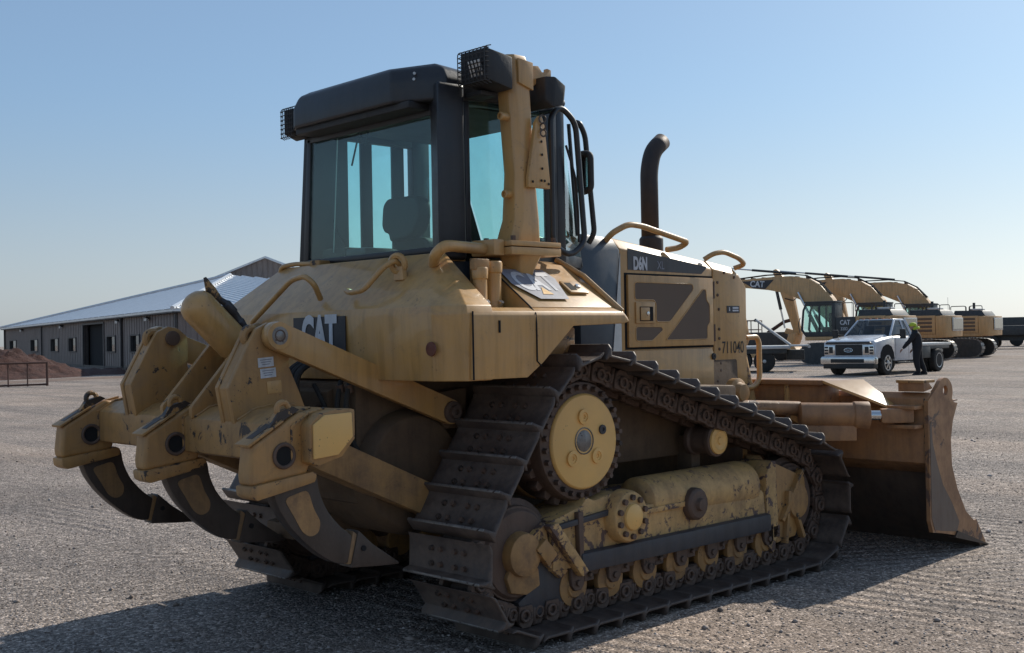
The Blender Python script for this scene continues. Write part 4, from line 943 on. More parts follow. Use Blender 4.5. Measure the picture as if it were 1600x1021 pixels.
# back sheet of the blade and its end plates
MB().prism([(3.30, 0.66), (3.30, 1.10), (3.34, 1.14), (3.36, 1.14), (3.325, 1.09), (3.325, 0.69), (3.58, 0.60), (3.58, 0.56)], 'y', -BW+0.01, BW-0.01).build('blade_back', MT['blade'], bl, bev=0.006)
ear = [(3.285, 0.27), (3.285, 1.085), (3.41, 1.165)]
for k in range(10):
    an = R(125-k*17); ear.append((3.535+math.cos(an)*0.112, 1.135+math.sin(an)*0.100))
ear += [(3.66, 1.06), (3.715, 1.05), (3.64, 0.93), (3.605, 0.80), (3.615, 0.62), (3.69, 0.45), (3.81, 0.28), (3.93, 0.20), (3.97, 0.205), (4.12, 0.01), (3.80, 0.10), (3.45, 0.17), (3.32, 0.19)]
for s in (-1, 1):
    ep = MB().prism(ear, 'y', s*BW, s*(BW-0.028)).build('end_plate', MT['blade'], bl, smooth=False)
    cut(ep, MB().cyl((3.54, s*(BW+0.1), 1.145), (3.54, s*(BW-0.1), 1.145), 0.036, n=24).build('cutter', MT['hole'], None))
    MB().prism([(3.30, 0.29), (3.30, 0.92), (3.32, 0.95), (3.335, 0.80), (3.39, 0.66), (3.47, 0.50), (3.60, 0.36), (3.70, 0.22), (3.66, 0.155), (3.45, 0.185), (3.34, 0.205)], 'y', s*(BW+0.0005), s*(BW+0.003)).build('bare_metal_patch', MT['bare'], bl)
    MB().prism([(3.29, 1.145), (3.42, 1.165), (3.36, 1.21), (3.29, 1.225)], 'y', s*(BW-0.03), s*(BW-0.22), ).build('corner_box', MT['blade'], bl, bev=0.006)
    MB().bx(3.28, 3.45, s*(BW-0.03), s*(BW-0.23), 1.205, 1.225).build('corner_cap', MT['yellow_chip'], bl, bev=0.004)
    MB().prism([(3.66, 0.16), (4.15, 0.0), (4.13, -0.0), (3.62, 0.12)], 'y', s*(BW+0.012), s*(BW-0.05)).build('end_bit', MT['shank'], bl)
MB().prism([(3.65, 1.055), (3.78, 1.065), (3.78, 1.072), (3.65, 1.065)], 'y', -BW+0.03, BW-0.03).build('spill_lip', MT['blade'], bl)
# top beam with slanted bright gussets
MB().bx(3.06, 3.32, -0.95, 0.95, 1.19, 1.225).build('top_beam_plate', MT['blade'], bl, bev=0.005)
MB().bx(3.10, 3.30, -0.94, 0.94, 1.02, 1.19).build('top_beam', MT['blade'], bl, bev=0.01)
for s in (-1, 1):
    MB().poly([(3.06, s*0.952, 1.224), (3.32, s*0.952, 1.224), (3.32, s*1.12, 1.224), (3.32, s*1.36, 1.06), (3.22, s*1.36, 1.05), (3.06, s*1.05, 1.19),
               (3.06, s*0.952, 1.206), (3.32, s*0.952, 1.206), (3.32, s*1.12, 1.206), (3.32, s*1.36, 1.042), (3.22, s*1.36, 1.032), (3.06, s*1.05, 1.172)],
              [(0, 1, 2), (0, 2, 5), (2, 3, 4), (2, 4, 5), (6, 8, 7), (6, 11, 8), (8, 10, 9), (8, 11, 10), (0, 6, 7, 1), (1, 7, 8, 2), (2, 8, 9, 3), (3, 9, 10, 4), (4, 10, 11, 5), (5, 11, 6, 0)]).build('slanted_gusset', MT['gloss'], bl)
    MB().prism([(3.08, 0.95), (3.08, 1.20), (3.30, 1.20), (3.30, 0.86)], 'y', s*0.62, s*0.65).build('beam_rib', MT['yellow_mud'], bl, bev=0.003)
    # angle cylinder
    a, b = Vector((2.75, s*0.95, 1.0)), Vector((3.24, s*1.50, 0.985)); d = (b-a).normalized()
    L_ = (b-a).length
    ac = MB().lathe(a, d, [(0, 0.06), (0.01, 0.085), (0.36, 0.085), (0.37, 0.095), (0.47, 0.095), (0.475, 0.05)], 26).build('angle_cylinder', MT['blade'], dz, bev=0.004)
    MB().cyl(a+d*0.46, b-d*0.12, 0.034, n=18).build('cylinder_rod', MT['chrome'], ac)
    MB().box(a+d*0.20+Vector((0, 0, -0.12)), (0.36, 0.10, 0.11), Matrix.Rotation(math.atan2(d.y, d.x), 3, 'Z')).build('cylinder_shield', MT['blade'], ac, bev=0.01)
    MB().box(b-d*0.08, (0.22, 0.09, 0.10), Matrix.Rotation(math.atan2(d.y, d.x), 3, 'Z')).build('rod_eye', MT['blade'], ac, bev=0.02)
    for z_ in (1.03, 0.90): MB().bx(3.17, 3.30, s*1.38, s*1.58, z_, z_+0.025).build('clevis_plate', MT['blade'], bl, bev=0.006)
    # push arm of the C-frame
    MB().loft([[(0.95, s*0.62, 0.50), (0.95, s*0.74, 0.50), (0.95, s*0.74, 0.66), (0.95, s*0.62, 0.66)], [(2.70, s*0.62, 0.42), (2.70, s*0.74, 0.42), (2.70, s*0.74, 0.62), (2.70, s*0.62, 0.62)], [(3.12, s*0.22, 0.42), (3.12, s*0.38, 0.42), (3.12, s*0.38, 0.66), (3.12, s*0.22, 0.66)]]).build('push_arm', MT['yellow_mud'], dz, bev=0.015)
    MB().cyl((2.82, s*0.36, 1.62), (3.10, s*0.36, 0.75), 0.06, n=20).build('lift_cylinder', MT['yellow_mud'], dz, bev=0.01)
MB().lathe((3.14, 0, 0.40), (0, 0, 1), [(0, 0.16), (0.04, 0.20), (0.34, 0.20), (0.38, 0.16)], 26).build('blade_ball_joint', MT['yellow_mud'], dz, bev=0.01)
MB().bx(2.62, 3.08, -0.42, 0.42, 0.98, 1.05).build('radiator_base', MT['hull'], dz, bev=0.01)
MB().tube([(2.30, -0.62, 1.07), (2.80, -0.92, 1.04)], 0.05, 14).build('hydraulic_line_cover', MT['blade'], dz)
MB().lathe((2.45, -0.62, 1.16), (0, -1, 0), [(0, 0.10), (0.05, 0.10), (0.06, 0.07), (0.10, 0.06)], 22).build('trunnion_cap', MT['yellow_chip'], dz, bev=0.004)
# moulded scraps on the fender steps
for x in (0.60, 1.00, 1.40):
    MB().bx(x-0.16, x+0.16, -0.78, -0.50, 1.18, 1.21).build('inner_step', MT['blackm'], dz, bev=0.004)

# ---- rear fittings in the shade of the tank: ripper lift cylinders, drawbar, lines, weld beads
for s in (-1, 1):
    a, c_ = Vector((-0.60, s*0.30, 0.98)), Vector((-1.16, s*0.36, 1.14)); d = (c_-a).normalized()
    lc = MB().lathe(a, d, [(0, 0.03), (0.0, 0.062), (0.30, 0.062), (0.31, 0.07), (0.36, 0.07), (0.365, 0.04)], 22).build('ripper_lift_cylinder', MT['roller'], dz, bev=0.004)
    MB().cyl(a+d*0.36, c_-d*0.03, 0.026, n=16).build('cylinder_rod', MT['chrome'], lc)
    MB().tube(fil([a+d*0.05+Vector((0, 0, 0.07)), a+d*0.10+Vector((0, 0, 0.20)), Vector((-0.70, s*0.20, 1.34))], 0.06, 5), 0.013, 8).build('hose', MT['rubber'], lc)
    m = MB().prism([(-0.30, 0.69), (0.02, 0.60), (0.02, 0.55), (-0.28, 0.63)], 'y', s*0.66, s*0.675).build('arm_strap', MT['roller'], dz, bev=0.003)
    for x in (-0.22, -0.12): MB().cyl((x, s*0.675, 0.645+(x+0.22)*-0.28), (x, s*0.69, 0.645+(x+0.22)*-0.28), 0.014, n=6).build('strap_bolt', MT['link'], m)
MB().prism([(-0.80, 0.52), (-0.80, 0.60), (-0.30, 0.66), (-0.30, 0.50)], 'y', -0.13, 0.13).build('drawbar', MT['hull'], dz, bev=0.01)
for y, x0 in ((-0.44, -0.64), (-0.39, -0.66), (0.10, -0.66), (0.16, -0.67)):
    MB().tube(fil([(x0, y, 1.36), (x0-0.05, y-0.02, 1.20), (x0-0.02, y-0.05, 1.02), (x0+0.10, y-0.06, 0.90)], 0.08, 5), 0.014, 8).build('hose', MT['rubber'], dz)
    MB().cyl((x0, y, 1.30), (x0-0.01, y, 1.34), 0.022, n=8).build('hose_fitting', MT['link'], dz)
wb = random.Random(11)
def bead(path, parent, r=0.0065):
    P = []
    for p, q in zip(path[:-1], path[1:]):
        p, q = Vector(p), Vector(q); n_ = max(3, int((q-p).length/0.02))
        for k in range(n_): P.append(p.lerp(q, k/n_)+Vector((wb.uniform(-1, 1), wb.uniform(-1, 1), wb.uniform(-1, 1)))*0.0014)
    P.append(Vector(path[-1]))
    MB().tube(P, r, 6).build('weld_bead', MT['yellow_chip'], parent)
for y in (0.555, -0.555, 0.15, -0.15):
    for o_ in (-0.02, 0.02):
        bead([(-1.38, y+o_, 1.208), (-1.30, y+o_, 1.252), (-1.20, y+o_, 1.27), (-1.06, y+o_, 1.265)], rip)
for y0 in (-1.05, -0.07, 0.91):
    for yy in (y0, y0+0.11):
        bead([(-1.392, yy, 1.04), (-1.392, yy, 1.20), (-1.30, yy, 1.253), (-1.22, yy, 1.270)], rip)
bead([(3.305, -1.585, 0.68), (3.305, -1.585, 1.10)], bl, 0.008)
bead([(3.298, -1.0, 1.03), (3.298, -1.42, 1.03)], bl)
# ================================================================ GROUND AND SOIL
def ground_mat():
    m, n, b = newm('gravel_yard'); L = n.links.new
    tc = n.nodes.new('ShaderNodeTexCoord'); P = tc.outputs['Object']
    v = N(n, 'ShaderNodeTexVoronoi', Scale=58.0); L(P, v.inputs['Vector'])
    v2 = N(n, 'ShaderNodeTexVoronoi', Scale=130.0); L(P, v2.inputs['Vector'])
    n1 = N(n, 'ShaderNodeTexNoise', Scale=0.35, Detail=7.0, Roughness=0.62); L(P, n1.inputs['Vector'])
    n2 = N(n, 'ShaderNodeTexNoise', Scale=9.0, Detail=9.0, Roughness=0.75); L(P, n2.inputs['Vector'])
    base = ramp(n, n1.outputs[0], [(0.30, (0.250, 0.212, 0.186)), (0.52, (0.335, 0.282, 0.244)), (0.72, (0.42, 0.350, 0.298))])
    hs = N(n, 'ShaderNodeSeparateColor'); L(v.outputs['Color'], hs.inputs[0])
    st = ramp(n, hs.outputs[0], [(0.0, 0.30), (0.35, 0.68), (0.75, 1.05), (1.0, 2.1)])
    c = mixc(n, 0.85, base.outputs[0], st.outputs[0], 'MULTIPLY')
    hs2 = N(n, 'ShaderNodeSeparateColor'); L(v2.outputs['Color'], hs2.inputs[0])
    st2 = ramp(n, hs2.outputs[0], [(0.0, 0.40), (0.5, 0.90), (1.0, 1.7)])
    c = mixc(n, 0.7, c, st2.outputs[0], 'MULTIPLY')
    g = ramp(n, n2.outputs[0], [(0.3, 0.75), (0.7, 1.2)])
    c = mixc(n, 1.0, c, g.outputs[0], 'MULTIPLY')
    # reddish dust in patches
    n6 = N(n, 'ShaderNodeTexNoise', Scale=0.12, Detail=5.0); L(P, n6.inputs['Vector'])
    rp = ramp(n, n6.outputs[0], [(0.5, 0.0), (0.7, 0.35)])
    c = mixc(n, rp.outputs[0], c, (0.23, 0.165, 0.12))
    # long streaks left by traffic, lying across the view, fading into tone bands far away
    mp = N(n, 'ShaderNodeMapping'); mp.inputs['Rotation'].default_value = (0, 0, R(-46)); mp.inputs['Scale'].default_value = (0.16, 0.02, 1); L(P, mp.inputs['Vector'])
    n8 = N(n, 'ShaderNodeTexNoise', Scale=3.0, Detail=9.0, Roughness=0.7, Distortion=0.4); L(mp.outputs[0], n8.inputs['Vector'])
    s8 = ramp(n, n8.outputs[0], [(0.38, (0.70, 0.71, 0.73)), (0.50, (1.0, 1.0, 1.0)), (0.62, (1.28, 1.22, 1.16))])
    c = mixc(n, 0.9, c, s8.outputs[0], 'MULTIPLY')
    L(c, b.inputs['Base Color']); b.inputs['Roughness'].default_value = 0.9
    b.inputs['Specular IOR Level'].default_value = 0.25
    # relief: stones, grit, tyre and track corrugations, swells
    h1 = N(n, 'ShaderNodeMath', operation='MULTIPLY'); L(v.outputs['Distance'], h1.inputs[0]); h1.inputs[1].default_value = -0.012
    h2 = N(n, 'ShaderNodeMath', operation='MULTIPLY'); L(n2.outputs[0], h2.inputs[0]); h2.inputs[1].default_value = 0.020
    def waves(rot, scale, dist, seed, amp, lo):
        mp = N(n, 'ShaderNodeMapping'); mp.inputs['Rotation'].default_value = (0, 0, R(rot)); mp.inputs['Location'].default_value = (seed, seed*1.7, 0); L(P, mp.inputs['Vector'])
        wv = N(n, 'ShaderNodeTexWave', Scale=scale, Distortion=dist, Detail=2.0); wv.inputs['Detail Scale'].default_value = 0.6; L(mp.outputs[0], wv.inputs['Vector'])
        mk = N(n, 'ShaderNodeTexNoise', Scale=0.42, Detail=2.0); 
        mp2 = N(n, 'ShaderNodeMapping'); mp2.inputs['Rotation'].default_value = (0, 0, R(rot)); mp2.inputs['Scale'].default_value = (1.3, 0.45, 1); mp2.inputs['Location'].default_value = (seed*3, seed, 0); L(P, mp2.inputs['Vector']); L(mp2.outputs[0], mk.inputs['Vector'])
        k = ramp(n, mk.outputs[0], [(lo, 0.0), (lo+0.10, 1.0)])
        q = N(n, 'ShaderNodeMath', operation='MULTIPLY'); L(wv.outputs[0], q.inputs[0]); L(k.outputs[0], q.inputs[1])
        q2 = N(n, 'ShaderNodeMath', operation='MULTIPLY'); L(q.outputs[0], q2.inputs[0]); q2.inputs[1].default_value = amp
        return q2.outputs[0]
    tot = N(n, 'ShaderNodeMath', operation='ADD'); L(h1.outputs[0], tot.inputs[0]); L(h2.outputs[0], tot.inputs[1])
    for a in ((-46, 1.9, 4.5, 3.1, 0.017, 0.57), (-58, 2.4, 3.0, 7.7, 0.016, 0.58), (-5, 2.1, 2.5, 11.3, 0.020, 0.57), (-88, 2.3, 2.5, 5.2, 0.020, 0.58)):
        t = N(n, 'ShaderNodeMath', operation='ADD'); L(tot.outputs[0], t.inputs[0]); L(waves(*a), t.inputs[1]); tot = t
    n7 = N(n, 'ShaderNodeTexNoise', Scale=1.3, Detail=4.0); L(P, n7.inputs['Vector'])
    t = N(n, 'ShaderNodeMath', operation='MULTIPLY_ADD'); L(n7.outputs[0], t.inputs[0]); t.inputs[1].default_value = 0.06; L(tot.outputs[0], t.inputs[2]); tot = t
    bp = N(n, 'ShaderNodeBump', Strength=1.0, Distance=1.0); L(tot.outputs[0], bp.inputs['Height']); L(bp.outputs[0], b.inputs['Normal'])
    return m
MT['ground'] = ground_mat()
def soil_mat(name, c0, c1):
    m, n, b = newm(name); L = n.links.new
    tc = n.nodes.new('ShaderNodeTexCoord')
    a = N(n, 'ShaderNodeTexNoise', Scale=2.2, Detail=10.0, Roughness=0.7); L(tc.outputs['Object'], a.inputs['Vector'])
    r = ramp(n, a.outputs[0], [(0.3, c0), (0.7, c1)]); L(r.outputs[0], b.inputs['Base Color'])
    b.inputs['Roughness'].default_value = 0.95
    bp = N(n, 'ShaderNodeBump', Strength=0.8, Distance=0.25); L(a.outputs[0], bp.inputs['Height']); L(bp.outputs[0], b.inputs['Normal'])
    return m
MT['soil'] = soil_mat('red_soil', (0.030, 0.011, 0.008), (0.090, 0.036, 0.025))
MT['soil2'] = soil_mat('pale_trodden_soil', (0.16, 0.10, 0.075), (0.26, 0.20, 0.16))

gm = MB()
S = 2500
gm.poly([(-S, -S, 0), (S, -S, 0), (S, S, 0), (-S, S, 0)], [(0, 1, 2, 3)])
tag(gm.build('ground', MT['ground'], None, smooth=False), kind='structure')

# loose stones near the camera: one mesh nobody could count
import numpy as np
rng = np.random.default_rng(5)
def stones(name, cnt, pick, smin, smax, mats):
    base = np.array([(1, 0, 0), (0, 1, 0), (-1, 0, 0), (0, -1, 0), (0, 0, 1), (0, 0, -1), (.6, .6, .5), (-.6, .5, .6)], float)[:6]
    F = np.array([(0, 1, 4), (1, 2, 4), (2, 3, 4), (3, 0, 4), (1, 0, 5), (2, 1, 5), (3, 2, 5), (0, 3, 5)])
    xy = pick(cnt)
    s = smin + (smax-smin)*rng.random(cnt)**3
    a = rng.random(cnt)*6.283
    V = base[None] * (s[:, None, None]*(0.6+0.7*rng.random((cnt, 6, 1)))) * np.array([1.0, 0.75, 0.55])
    ca, sa = np.cos(a)[:, None], np.sin(a)[:, None]
    X = V[:, :, 0]*ca - V[:, :, 1]*sa + xy[:, :1]
    Y = V[:, :, 0]*sa + V[:, :, 1]*ca + xy[:, 1:]
    Z = V[:, :, 2] + s[:, None]*0.22
    V = np.stack([X, Y, Z], -1).reshape(-1, 3)
    Fi = (F[None]+6*np.arange(cnt)[:, None, None]).reshape(-1, 3)
    me = bpy.data.meshes.new(name)
    me.vertices.add(len(V)); me.vertices.foreach_set('co', V.ravel())
    me.loops.add(Fi.size); me.loops.foreach_set('vertex_index', Fi.ravel())
    me.polygons.add(len(Fi)); me.polygons.foreach_set('loop_start', np.arange(0, Fi.size, 3)); me.polygons.foreach_set('loop_total', np.full(len(Fi), 3))
    mi = rng.choice(len(mats), cnt, p=[0.5, 0.3, 0.2]); me.polygons.foreach_set('material_index', np.repeat(mi, 8))
    me.update(); me.validate()
    for mm in mats: me.materials.append(mm)
    o = bpy.data.objects.new(name, me); col.objects.link(o)
    return tag(o, kind='stuff')
def pick_fan(cnt):
    r = 2.2 + 17*rng.random(cnt)**1.35
    a = math.radians(46.5) + (rng.random(cnt)-0.5)*math.radians(62)
    return np.stack([-4.2+np.cos(a)*r, -5.43+np.sin(a)*r], -1)
sm = []
for nm, c in (('pale_gravel_stone', (0.30, 0.25, 0.22)), ('brown_gravel_stone', (0.19, 0.15, 0.125)), ('light_gravel_stone', (0.46, 0.41, 0.38))):
    m, n, b = newm(nm); b.inputs['Base Color'].default_value = (*c, 1); b.inputs['Roughness'].default_value = 0.85; sm.append(m)
stones('gravel_stones', 90000, pick_fan, 0.003, 0.012, sm)

stones('scattered_rocks', 900, pick_fan, 0.010, 0.034, sm)

# pale trodden lane and the strip of red soil before the warehouse
def strip(name, pts, mat, z, amp=0.0, nx=60, ny=6, seed=0):
    """pts: near edge line and far edge line, each two points"""
    (a, b), (c, d) = pts
    a, b, c, d = map(Vector, (a, b, c, d)); P = []; F = []
    for i in range(nx+1):
        for j in range(ny+1):
            p = a.lerp(b, i/nx).lerp(c.lerp(d, i/nx), j/ny)
            e = 0 if j in (0, ny) else 1
            wob = noise.noise(Vector((p.x*0.5+seed, p.y*0.5, 0)))*1.2*(1 if j in (0, ny) else 0.3)
            hz = z + e*amp*max(0.05, 0.5+noise.noise(Vector((p.x*1.1, p.y*1.1, seed)))) if amp else z
            P.append((p.x+wob*0.5, p.y+wob, hz))
    for i in range(nx):
        for j in range(ny):
            k = i*(ny+1)+j; F.append((k, k+1, k+ny+2, k+ny+1))
    m = MB(); m.poly(P, F)
    return m.build(name, mat, None)
tag(strip('trodden_lane', (((4, 41), (34, 50)), ((4, 44), (34, 53.5))), MT['soil2'], 0.004), kind='structure')
tag(strip('red_soil_strip', (((8, 52.5), (36, 52.5)), ((10, 57), (36, 60))), MT['soil'], 0.008, 0.35, seed=3), kind='structure')

# mound of red soil
def mound(cx, cy, rx, ry, h, seed, name, n=70):
    P = []; F = []
    for i in range(n+1):
        for j in range(n+1):
            u, v = i/n*2-1, j/n*2-1
            r = math.sqrt(u*u+v*v); x, y = cx+u*rx, cy+v*ry
            hh = max(0, 1-r)**0.85*h if r < 1 else 0
            q = Vector((x, y, seed))
            hh *= 0.75+0.5*noise.fractal(q*0.45, 1.0, 2.0, 4)
            hh += (noise.fractal(q*1.6, 0.9, 2.1, 5))*0.20*min(1, hh*2)
            P.append((x, y, hh-0.02 if r < 1 else -0.05))
    for i in range(n):
        for j in range(n):
            k = i*(n+1)+j; F.append((k, k+n+1, k+n+2, k+1))
    m = MB(); m.poly(P, F)
    return m.build(name, MT['soil'], None)
mo = mound(15.5, 54.0, 6.2, 4.5, 2.1, 2.0, 'soil_mound')
tag(mo, 'mound of dug red soil heaped in front of the warehouse at the left edge', 'soil mound')

# ================================================================ WAREHOUSE
A_, C_ = Vector((38.812, 112.3, 0)), Vector((25.16, 50.791, 0))
e1 = (A_-C_); WLEN = e1.length; e1.normalize(); e2 = Vector((e1.y, -e1.x, 0))
WD = 25.5; EH = 3.3
wh = empty('warehouse', C_, 0, 'long low warehouse with brown-grey ribbed walls and a pale hipped metal roof', 'warehouse')
def wp(t, dpt, z): return C_ + e1*t + e2*dpt + Vector((0, 0, z))
def wbox(m, t0, t1, d0, d1, z0, z1):
    P = [wp(a, b, c) for a in (t0, t1) for b in (d0, d1) for c in (z0, z1)]
    return m.poly(P, [(0, 1, 3, 2), (4, 6, 7, 5), (0, 4, 5, 1), (2, 3, 7, 6), (0, 2, 6, 4), (1, 5, 7, 3)])
wins = [(59.7, 55.8), (47.3, 43.8), (37.4, 34.3), (29.9, 27.3), (16.9, 14.6), (10.4, 8.3)]
cuts = sorted([(b, a, 1.1, 2.04) for a, b in wins]+[(18.0, 24.5, 0.0, 2.92)])
def wall_with_holes():
    m = MB(); t = 0.0
    for (a, b, z0, z1) in cuts:
        wbox(m, t, a, 0, 0.25, 0, EH)
        if z0 > 0: wbox(m, a, b, 0.002, 0.25, 0, z0)
        wbox(m, a, b, 0.002, 0.25, z1, EH); t = b
    wbox(m, t, WLEN, 0, 0.25, 0, EH)
    return m
wall_with_holes().build('wall', MT['wall'], wh, smooth=False)
m = MB(); wbox(m, 0, 0.25, 0.26, WD, 0, EH); wbox(m, WLEN-0.25, WLEN, 0.26, WD, 0, EH); wbox(m, 0, WLEN, WD, WD+0.25, 0, EH); m.build('wall', MT['wall'], wh, smooth=False)
m = MB(); t = 0.3
while t < WLEN:
    for (z0, z1) in ([(0, EH)] if not any(a-0.1 < t < b+0.1 for a, b, *_ in cuts) else [(c1, EH) for a, b, c0, c1 in cuts if a-0.1 < t < b+0.1]+[(0, c0) for a, b, c0, c1 in cuts if a-0.1 < t < b+0.1 and c0 > 0]):
        wbox(m, t, t+0.10, -0.025, 0.0, z0+0.05, z1)
    t += 0.62
dd = 0.4
while dd < WD:
    P = [wp(a, b, c) for a in (-0.045, 0.0) for b in (dd, dd+0.16) for c in (0.05, EH)]
    m.poly(P, [(0, 1, 3, 2), (4, 6, 7, 5), (0, 4, 5, 1), (2, 3, 7, 6), (0, 2, 6, 4), (1, 5, 7, 3)]); dd += 0.62
tag(m.build('wall_ribs', MT['wall'], wh, smooth=False), kind='stuff')
m = MB(); wbox(m, -0.06, WLEN+0.1, -0.06, -0.046, 0, 0.16); m.build('plinth', MT['wall2'], wh, smooth=False)
for a, b in wins:
    m = MB(); wbox(m, b-0.06, a+0.06, -0.07, 0.12, 2.04, 2.12); wbox(m, b-0.06, a+0.06, -0.07, 0.12, 1.02, 1.10)
    wbox(m, b-0.1, b+0.02, -0.07, 0.12, 1.10, 2.04); wbox(m, a-0.02, a+0.35, -0.07, 0.12, 1.10, 2.04)
    wf = m.build('window_frame', MT['wall2'], wh, smooth=False)
    m = MB(); wbox(m, b, a, 0.10, 0.13, 1.10, 2.04); m.build('pane', MT['glassd'], wf, smooth=False)
    m = MB(); wbox(m, b+0.1, a-0.7 if a > 45 else (a+b)/2, 0.16, 0.18, 1.12, 2.0); m.build('blind', MT['alu'] if a > 45 else MT['wall'], wf, smooth=False)
m = MB(); wbox(m, 17.8, 24.7, 0.4, 0.5, 0, 3.0); dr = m.build('doorway_interior', MT['hole'], wh, smooth=False)
m = MB(); wbox(m, 17.75, 18.0, -0.08, 0.3, 0, 2.95); wbox(m, 24.5, 24.75, -0.08, 0.3, 0, 2.95); wbox(m, 17.75, 24.75, -0.08, 0.3, 2.92, 3.05); m.build('door_frame', MT['wall2'], wh, smooth=False)
for t in (51.76, 32.46, 13.4, 6.07):
    m = MB(); wbox(m, t-0.25, t+0.25, -0.26, -0.05, 2.95, 3.08); o = m.build('wall_lamp', MT['wall2'], wh, smooth=False)
    m = MB(); wbox(m, t-0.5, t+0.1, -0.28, -0.20, 2.84, 2.98); m.build('lamp_lens', MT['alu'], o, smooth=False)
for t in (41.43, 12.65, 0.12, WLEN-0.2):
    m = MB(); wbox(m, t-0.1, t+0.1, -0.16, -0.05, 0, EH-0.02); m.build('downpipe', MT['wall2'], wh, smooth=False)
m = MB(); wbox(m, -0.35, WLEN+0.35, -0.38, -0.05, EH-0.16, EH+0.06); m.build('gutter', MT['wall2'], wh, smooth=False)
P = [wp(a, b, c) for a in (-0.38, -0.06) for b in (-0.05, WD) for c in (EH-0.16, EH+0.06)]
MB().poly(P, [(0, 1, 3, 2), (4, 6, 7, 5), (0, 4, 5, 1), (2, 3, 7, 6), (0, 2, 6, 4), (1, 5, 7, 3)]).build('gutter', MT['wall2'], wh, smooth=False)
apex = wp(WLEN/2, WD/2, 6.95)
c0, c1, c2, c3 = wp(-0.4, -0.4, EH+0.03), wp(WLEN+0.4, -0.4, EH+0.03), wp(WLEN+0.4, WD+0.4, EH+0.03), wp(-0.4, WD+0.4, EH+0.03)
roof_o = MB().poly([c0, c1, c2, c3, apex, c0+Vector((0, 0, -.12)), c1+Vector((0, 0, -.12)), c2+Vector((0, 0, -.12)), c3+Vector((0, 0, -.12))], [(0, 1, 4), (1, 2, 4), (2, 3, 4), (3, 0, 4), (5, 6, 1, 0), (6, 7, 2, 1), (7, 8, 3, 2), (8, 5, 0, 3), (5, 8, 7, 6)]).build('roof', MT['roof'], wh, smooth=False)
def ribs_on(m, a, b, ap, step, w_, h_):
    """ribs running up the slope of triangle a-b-apex, perpendicular to the eave a-b"""
    a, b, ap = Vector(a), Vector(b), Vector(ap); e = (b-a); L_ = e.length; e.normalize()
    tp = (ap-a).dot(e); nrm = e.cross(ap-a).normalized()
    if nrm.z < 0: nrm = -nrm
    upv = (ap-(a+e*tp)); t = step
    while t < L_-0.2:
        f = t/tp if t < tp else (L_-t)/(L_-tp)
        p = a+e*t; q = p+upv*f
        s_ = e*w_/2
        m.poly([p-s_, p+s_, q+s_, q-s_, p-s_*0.6+nrm*h_, p+s_*0.6+nrm*h_, q+s_*0.6+nrm*h_, q-s_*0.6+nrm*h_], [(4, 5, 6, 7), (0, 1, 5, 4), (1, 2, 6, 5), (2, 3, 7, 6), (3, 0, 4, 7)]); t += step
m = MB(); ribs_on(m, c0, c1, apex, 1.8, 0.08, 0.02); ribs_on(m, c3, c0, apex, 0.6, 0.20, 0.08)
tag(m.build('roof_ribs', MT['roof'], wh, smooth=False), kind='stuff')
m = MB(); m.tube([c0+Vector((0, 0, .05)), apex+Vector((0, 0, .08))], 0.12, 6); m.tube([c1+Vector((0, 0, .05)), apex+Vector((0, 0, .08))], 0.12, 6); m.build('hip_cap', MT['roof'], wh)

# gabled building behind it: gable towards the camera's left, ridge running right and back
gb = empty('gabled_building', (47, 86, 0), 0, 'taller gabled building with dark ribbed gable rising behind the warehouse roof', 'building')
gd = Vector((0.60, 0.80, 0)).normalized(); gx = Vector((0.80, -0.60, 0))
G0 = Vector((45.9, 84.4, 0))
def gq(a, b, z): return G0 + gx*a + gd*b + Vector((0, 0, z))
gw = 9.0; gl = 26.0; ge = 6.9; gr_ = 8.7
MB().poly([gq(0, 0, 0), gq(gw, 0, 0), gq(gw, 0, ge), gq(gw/2, 0, gr_), gq(0, 0, ge), gq(0, gl, 0), gq(gw, gl, 0), gq(gw, gl, ge), gq(gw/2, gl, gr_), gq(0, gl, ge)],
          [(0, 1, 2, 3, 4), (9, 8, 7, 6, 5), (1, 6, 7, 2), (5, 0, 4, 9)]).build('wall', MT['wall'], gb, smooth=False)
m = MB()
for s0, s1 in (((-0.5, ge-0.2), (gw/2, gr_)), ((gw+0.5, ge-0.2), (gw/2, gr_))):
    m.poly([gq(s0[0], -0.4, s0[1]+.1), gq(s1[0], -0.4, s1[1]+.1), gq(s1[0], gl, s1[1]+.1), gq(s0[0], gl, s0[1]+.1),
            gq(s0[0], -0.4, s0[1]-.02), gq(s1[0], -0.4, s1[1]-.02), gq(s1[0], gl, s1[1]-.02), gq(s0[0], gl, s0[1]-.02)],
           [(0, 1, 2, 3), (7, 6, 5, 4), (0, 4, 5, 1), (3, 2, 6, 7), (0, 3, 7, 4), (1, 5, 6, 2)])
m.build('roof', MT['roof'], gb, smooth=False)
m = MB()
for k in range(30):
    b_ = k*gl/30
    for s in (0, 1):
        x0_ = -0.5 if s == 0 else gw+0.5
        m.tube([gq(x0_, b_, ge-0.2+.12), gq(gw/2, b_, gr_+.12)], 0.07, 4)
tag(m.build('roof_ribs', MT['roof'], gb, smooth=False), kind='stuff')
m = MB()
for k in range(20):
    a = (k+0.5)*gw/20; zt_ = ge+(gr_-ge)*(1-abs(a-gw/2)/(gw/2))
    m.tube([gq(a, -0.03, 0), gq(a, -0.03, zt_-0.1)], 0.045, 4)
tag(m.build('wall_ribs', MT['wall'], gb, smooth=False), kind='stuff')

